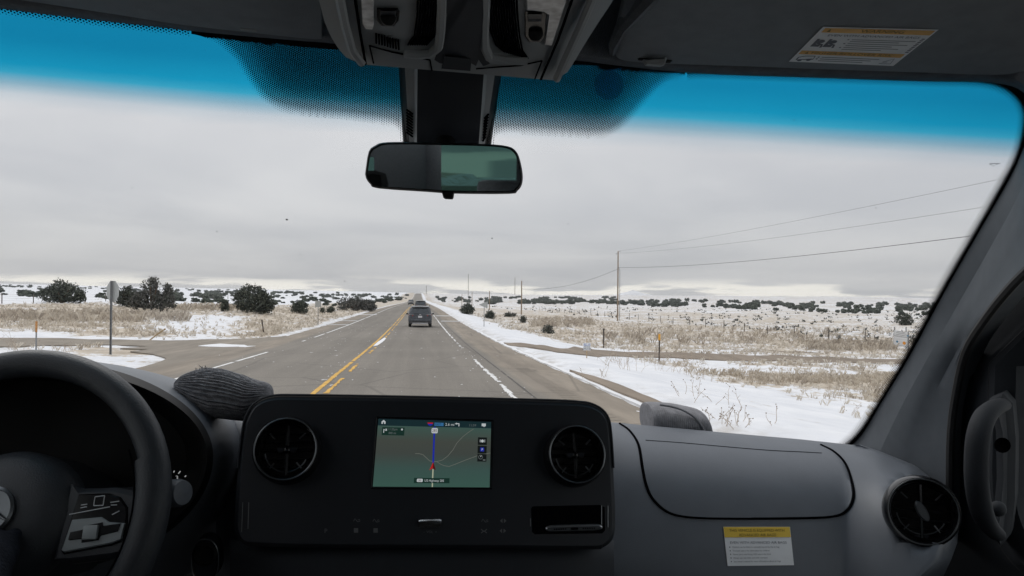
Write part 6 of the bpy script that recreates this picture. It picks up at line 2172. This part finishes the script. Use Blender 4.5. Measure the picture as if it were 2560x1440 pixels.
holed_wall('side_wall', lambda a, z: Vector((-1.02, a, z)), RY, .12, FZ, CAM_Z+.47, -2.6, -2.0, CAM_Z-.3, CAM_Z+.2, van)
holed_wall('side_wall', lambda a, z: Vector((1.02, a, z)), RY, .12, FZ, CAM_Z+.47, -2.9, -.12, CAM_Z-.38, CAM_Z+.38, van, bpy.data.materials['side_window_glass'])  # large clear window out of view, added to let more light onto the dash
mb = MB(); mb.rbox((.50, .0, CAM_Z-.80), (.52, .54, .20), M_LINER, .06); mb.rbox((.50, -.30, CAM_Z-.42), (.50, .16, .78), M_LINER, .06, Matrix.Rotation(R(-10), 3, 'X'))
mb.rbox((.50, -.37, CAM_Z+.06), (.26, .10, .18), M_LINER, .04); mb.rbox((.5, -.02, CAM_Z-1.02), (.44, .44, .24), M_FLOOR, .03)
obj('added_passenger_seat', mb, van)  # unseen seat, added to block some light from the rear right
# rear bench whose back shows low in the mirror
b1, b2 = refl(1200, 450, -3.7), refl(1310, 446, -3.7)
mb = MB(); xc_ = (b1.x+b2.x)/2+.25
mb.rbox((xc_, -3.75, (FZ+b1.z)/2), (abs(b2.x-b1.x)+.55, .16, b1.z-FZ), M_LINER, .05)
obj('rear_bench', mb, van)
# driver's seat
M_SEAT = pm('black_seat_cloth', (.02, .02, .022), .95, var=.2, vscale=50)
mb = MB(); mb.rbox((-.50, .12, CAM_Z-.80), (.52, .54, .20), M_SEAT, .06)
mb.rbox((-.50, -.20, CAM_Z-.42), (.50, .16, .78), M_SEAT, .06, Matrix.Rotation(R(-10), 3, 'X'))
mb.rbox((-.50, -.27, CAM_Z+.06), (.26, .10, .18), M_SEAT, .04)
mb.rbox((-.50, .10, CAM_Z-1.02), (.44, .44, .24), M_FLOOR, .03)
obj('driver_seat', mb, van)
# passenger side seat box is out of sight

# ================================================================== LOOSE THINGS IN THE CAB
def knit(name, label, st, Y, bot, mat, ribs, cat, nphi=160, nx=70, along=True, thick=.5, amp=.035):
    """soft folded cloth: stations (px, top y, half depth), ribs along or across"""
    P = catmull(st, max(2, nx//len(st)))
    rows = []
    N = len(P)
    for i, (x, yt, dep) in enumerate(P):
        yb = bot(x)
        pt, pb = U(x, yt, Y), U(x, yb, Y)
        hz = (pt.z-pb.z)/2; c = (pt+pb)/2
        row = []
        for k in range(nphi):
            a = 2*math.pi*k/nphi
            if along: r_ = 1+amp*math.sin(ribs*a+1.5*math.sin(x*.03))+.05*nz(x*.02, a*1.2, 1.0, 3)
            else: r_ = 1+amp*math.sin(x*ribs)+.03*nz(x*.02, a, 1.0, 3)
            sa, ca = math.sin(a), math.cos(a)
            row.append(c+Vector((0, -ca*dep*r_, math.copysign(abs(sa)**.8, sa)*hz*r_)))
        rows.append(row)
    mb = MB(); mb.grid(rows, mat, closed=True); mb.ngon(rows[0][::-1], mat); mb.ngon(rows[-1], mat)
    base = (rows[N//2][0]+rows[N//2][nphi//2])/2; base.z = min(p.z for r in rows for p in r)
    return mb, base
mb, b0 = knit('knit_hat', '', [(438, 962, .004), (443, 950, .016), (460, 936, .028), (490, 926, .036), (520, 921, .040), (560, 926, .042), (600, 938, .040), (635, 951, .036), (660, 957, .030), (676, 966, .020), (683, 982, .006)], 1.14,
              lambda x: polyY([(438, 966), (460, 990), (500, 1020), (540, 1042), (620, 1050), (683, 1006)], x), M_KNIT, 44, 'hat')
for _ in range(26):
    p = U(random.gauss(508, 12), random.uniform(921, 930), 1.14+random.uniform(-.02, .02)); mb.tube([p, p+Vector((random.gauss(0, .003), random.gauss(0, .003), random.uniform(.002, .006)))], .0003, M_KNIT, 3, cap=False)
# rolled cuff
mb.tube([U(x, y, 1.105+.01*k) for k, (x, y) in enumerate(catmull([(560, 934), (590, 946), (620, 960), (650, 975), (672, 990)], 5))], [.006]*21, M_KNIT, 10) if False else None
obj('knit_hat', mb, base=b0, smooth=70, label='crumpled grey ribbed knit hat on the dashboard left of the console', cat='hat')
mb, b0 = knit('cap', '', [(1614, 1012, .03), (1618, 1007, .05), (1640, 1006, .058), (1670, 1009, .062), (1700, 1013, .062), (1730, 1019, .058), (1748, 1026, .05), (1760, 1042, .04), (1770, 1062, .025), (1778, 1082, .008)], 1.47,
              lambda x: polyY([(1614, 1080), (1700, 1088), (1778, 1092)], x), M_CORD, 1.35, 'hat', along=False, nphi=60, nx=190, amp=.012)
mb.tube([U(x, y, 1.41) for x, y in catmull([(1650, 1012), (1680, 1017), (1710, 1027), (1738, 1045), (1756, 1068), (1762, 1082)], 6)], .0022, M_CORD, 6)
obj('cloth_cap', mb, base=b0, smooth=70, label='folded grey corduroy cap on the dashboard right of the console', cat='hat')
# phone lying in the pocket
ph = thing('smartphone', 'end of a smartphone with its charging port in the console pocket', 'phone', cpt(1436, 1322, .004))
pc = cpt(1436, 1321.5, .004)
M_PHS = pm('phone_metal_edge', (.45, .46, .48), .3, metal=.9)
mb = MB()
pt_ = []
for i in range(32):
    a = 2*math.pi*i/32; ca, sa = math.cos(a), math.sin(a)
    pt_.append(pc+Vector((math.copysign(abs(ca)**.25, ca)*.0385, 0, math.copysign(abs(sa)**.8, sa)*.0042)))
mb.slab(pt_, Vector((0, .15, .01)), M_PHS, bev=.0015, fmat=M_DIMCH); obj('body', mb, ph)
mb = MB(); mb.rbox(pc+Vector((0, -.0005, 0)), (.010, .002, .003), M_GAP, .0008); obj('charging_port', mb, ph)
for s_ in (-1, 1):
    mb = MB()
    for k in range(6): mb.lathe(pc+Vector((s_*(.012+.003*k), -.0003, 0)), (0, -1, 0), [(.0009, -.001), (.0009, .0006), (0, .0006)], M_GAP, 8)
    obj('speaker_holes', mb, ph)

# ================================================================== THE DRIVER (only the gloved hand and sleeve reach into view)
M_COAT = pm('dark_navy_coat', (.022, .025, .034), .95, spec=.1, var=.25, vscale=40, bump=.4, bscale=300)
M_SKIN = pm('skin', (.42, .26, .19), .6, var=.06, vscale=20)
M_HAIR = pm('dark_hair', (.03, .022, .018), .8, var=.2, vscale=60)
HX = U(-48, 1440, .86)
drv = thing('person', 'driver in dark navy coat, sleeve and gloved hand on the steering wheel', 'person', (-.5, .05, CAM_Z-.70))
def skin_body(joints, edges, name, mats, parent, sub=2):
    me = bpy.data.meshes.new(name)
    b = BASE[parent.name]
    me.from_pydata([tuple(Vector(p)-b) for p, r in joints], edges, [])
    o = bpy.data.objects.new(name, me); SC.collection.objects.link(o); o.parent = parent
    o.modifiers.new('skin', 'SKIN')
    for i, (p, r) in enumerate(joints):
        sv = me.skin_vertices[0].data[i]; sv.radius = (r, r); sv.use_root = (i == 0)
    sm = o.modifiers.new('sub', 'SUBSURF'); sm.levels = sub; sm.render_levels = sub
    for m in mats: me.materials.append(m)
    BASE[o.name] = b
    bpy.context.view_layer.update()
    dg = bpy.context.evaluated_depsgraph_get()
    m2 = bpy.data.meshes.new_from_object(o.evaluated_get(dg))
    o.modifiers.clear(); o.data = m2
    m2.polygons.foreach_set('use_smooth', [True]*len(m2.polygons))
    return o
hipz = CAM_Z-.62
W1 = wp(math.cos(R(205))*WR, math.sin(R(205))*WR, .03)
J = [(Vector((-.50, .0, hipz)), .15), (Vector((-.50, -.04, hipz+.25)), .155), (Vector((-.50, -.06, hipz+.48)), .15), (Vector((-.50, -.05, hipz+.58)), .062), (Vector((-.50, -.03, hipz+.66)), .075), (Vector((-.50, -.01, hipz+.75)), .095), (Vector((-.50, -.02, hipz+.83)), .075),
     (Vector((-.31, -.04, hipz+.47)), .078), (Vector((-.27, .20, hipz+.24)), .058), (HX+Vector((.02, -.16, -.07)), .048), (HX+Vector((.0, -.03, -.005)), .042), (HX+Vector((-.03, .05, .015)), .036),
     (Vector((-.69, -.04, hipz+.47)), .078), (Vector((-.76, .20, hipz+.25)), .058), (W1+Vector((-.03, -.14, -.05)), .048), (W1+Vector((0, -.02, .0)), .036),
     (Vector((-.39, .06, hipz)), .105), (Vector((-.38, .50, hipz+.10)), .075), (Vector((-.40, .78, hipz-.26)), .055), (Vector((-.40, .92, hipz-.42)), .045),
     (Vector((-.61, .06, hipz)), .105), (Vector((-.62, .48, hipz+.09)), .075), (Vector((-.64, .70, hipz-.28)), .055), (Vector((-.64, .84, hipz-.42)), .045)]
Ed = [(0, 1), (1, 2), (2, 3), (3, 4), (4, 5), (5, 6), (2, 7), (7, 8), (8, 9), (9, 10), (10, 11), (2, 12), (12, 13), (13, 14), (14, 15), (0, 16), (16, 17), (17, 18), (18, 19), (0, 20), (20, 21), (21, 22), (22, 23)]
# five gloved fingers of each hand closing over the rim
for wi, Wp, sg in ((11, HX+Vector((-.03, .05, .015)), 1), (15, W1, -1)):
    for k in range(4):
        o0 = Vector((sg*(-.030+.018*k), .02, .006-.004*abs(k-1.5)))
        L_ = (.9, 1.0, .96, .78)[k]
        a = len(J)
        J += [(Wp+o0, .0095), (Wp+o0+Vector((0, .034*L_, .004)), .009), (Wp+o0+Vector((0, .050*L_, -.020)), .0085), (Wp+o0+Vector((0, .036*L_, -.040)), .008)]
        Ed += [(wi, a), (a, a+1), (a+1, a+2), (a+2, a+3)]
    a = len(J)
    J += [(Wp+Vector((sg*-.036, -.015, -.006)), .011), (Wp+Vector((sg*-.046, .012, -.018)), .0105), (Wp+Vector((sg*-.034, .036, -.026)), .0095)]
    Ed += [(wi, a), (a, a+1), (a+1, a+2)]
body = skin_body(J, Ed, 'body', [M_COAT, M_SKIN], drv)
bz = BASE[drv.name]
for p in body.data.polygons:
    if p.center.z+bz.z > hipz+.595 and abs(p.center.x+bz.x+.5) < .14: p.material_index = 1
mb = MB(); hc = Vector((-.50, -.035, hipz+.80))
mb.ball(hc, (.105, .125, .115), M_HAIR, 18, 10); obj('hair', mb, drv)
fc = Vector((-.50, .085, hipz+.73))
mb = MB(); mb.ball(fc+Vector((0, .012, 0)), (.014, .022, .024), M_SKIN, 10, 6)
for s_ in (-1, 1): mb.ball(fc+Vector((s_*.034, -.004, .03)), (.013, .008, .009), M_LABEL, 10, 6); mb.ball(fc+Vector((s_*.105, -.09, .0)), (.012, .02, .032), M_SKIN, 10, 6)
mb.ball(fc+Vector((0, .0, -.045)), (.026, .008, .007), M_RED, 10, 6)
obj('face', mb, drv)
cf = MB(); cf.tube([HX+Vector((.01, -.085, -.035)), HX+Vector((.004, -.055, -.018))], [.053, .051], M_COAT, 18); obj('coat_cuff', cf, drv)

# ================================================================== HAZE
mh = bpy.data.materials.new('thin_winter_haze'); mh.use_nodes = True
t_ = mh.node_tree
for n_ in list(t_.nodes): t_.nodes.remove(n_)
pv_ = t_.nodes.new('ShaderNodeVolumePrincipled')
pv_.inputs['Color'].default_value = (.90, .93, .97, 1)
pv_.inputs['Density'].default_value = .00012
ou = t_.nodes.new('ShaderNodeOutputMaterial'); t_.links.new(pv_.outputs[0], ou.inputs['Volume'])
mb = MB(); mb.box((0, 2560, 14), (10200, 5480, 64), mh)
obj('haze', mb, smooth=None, kind='stuff', label='thin pale winter haze over the plain')
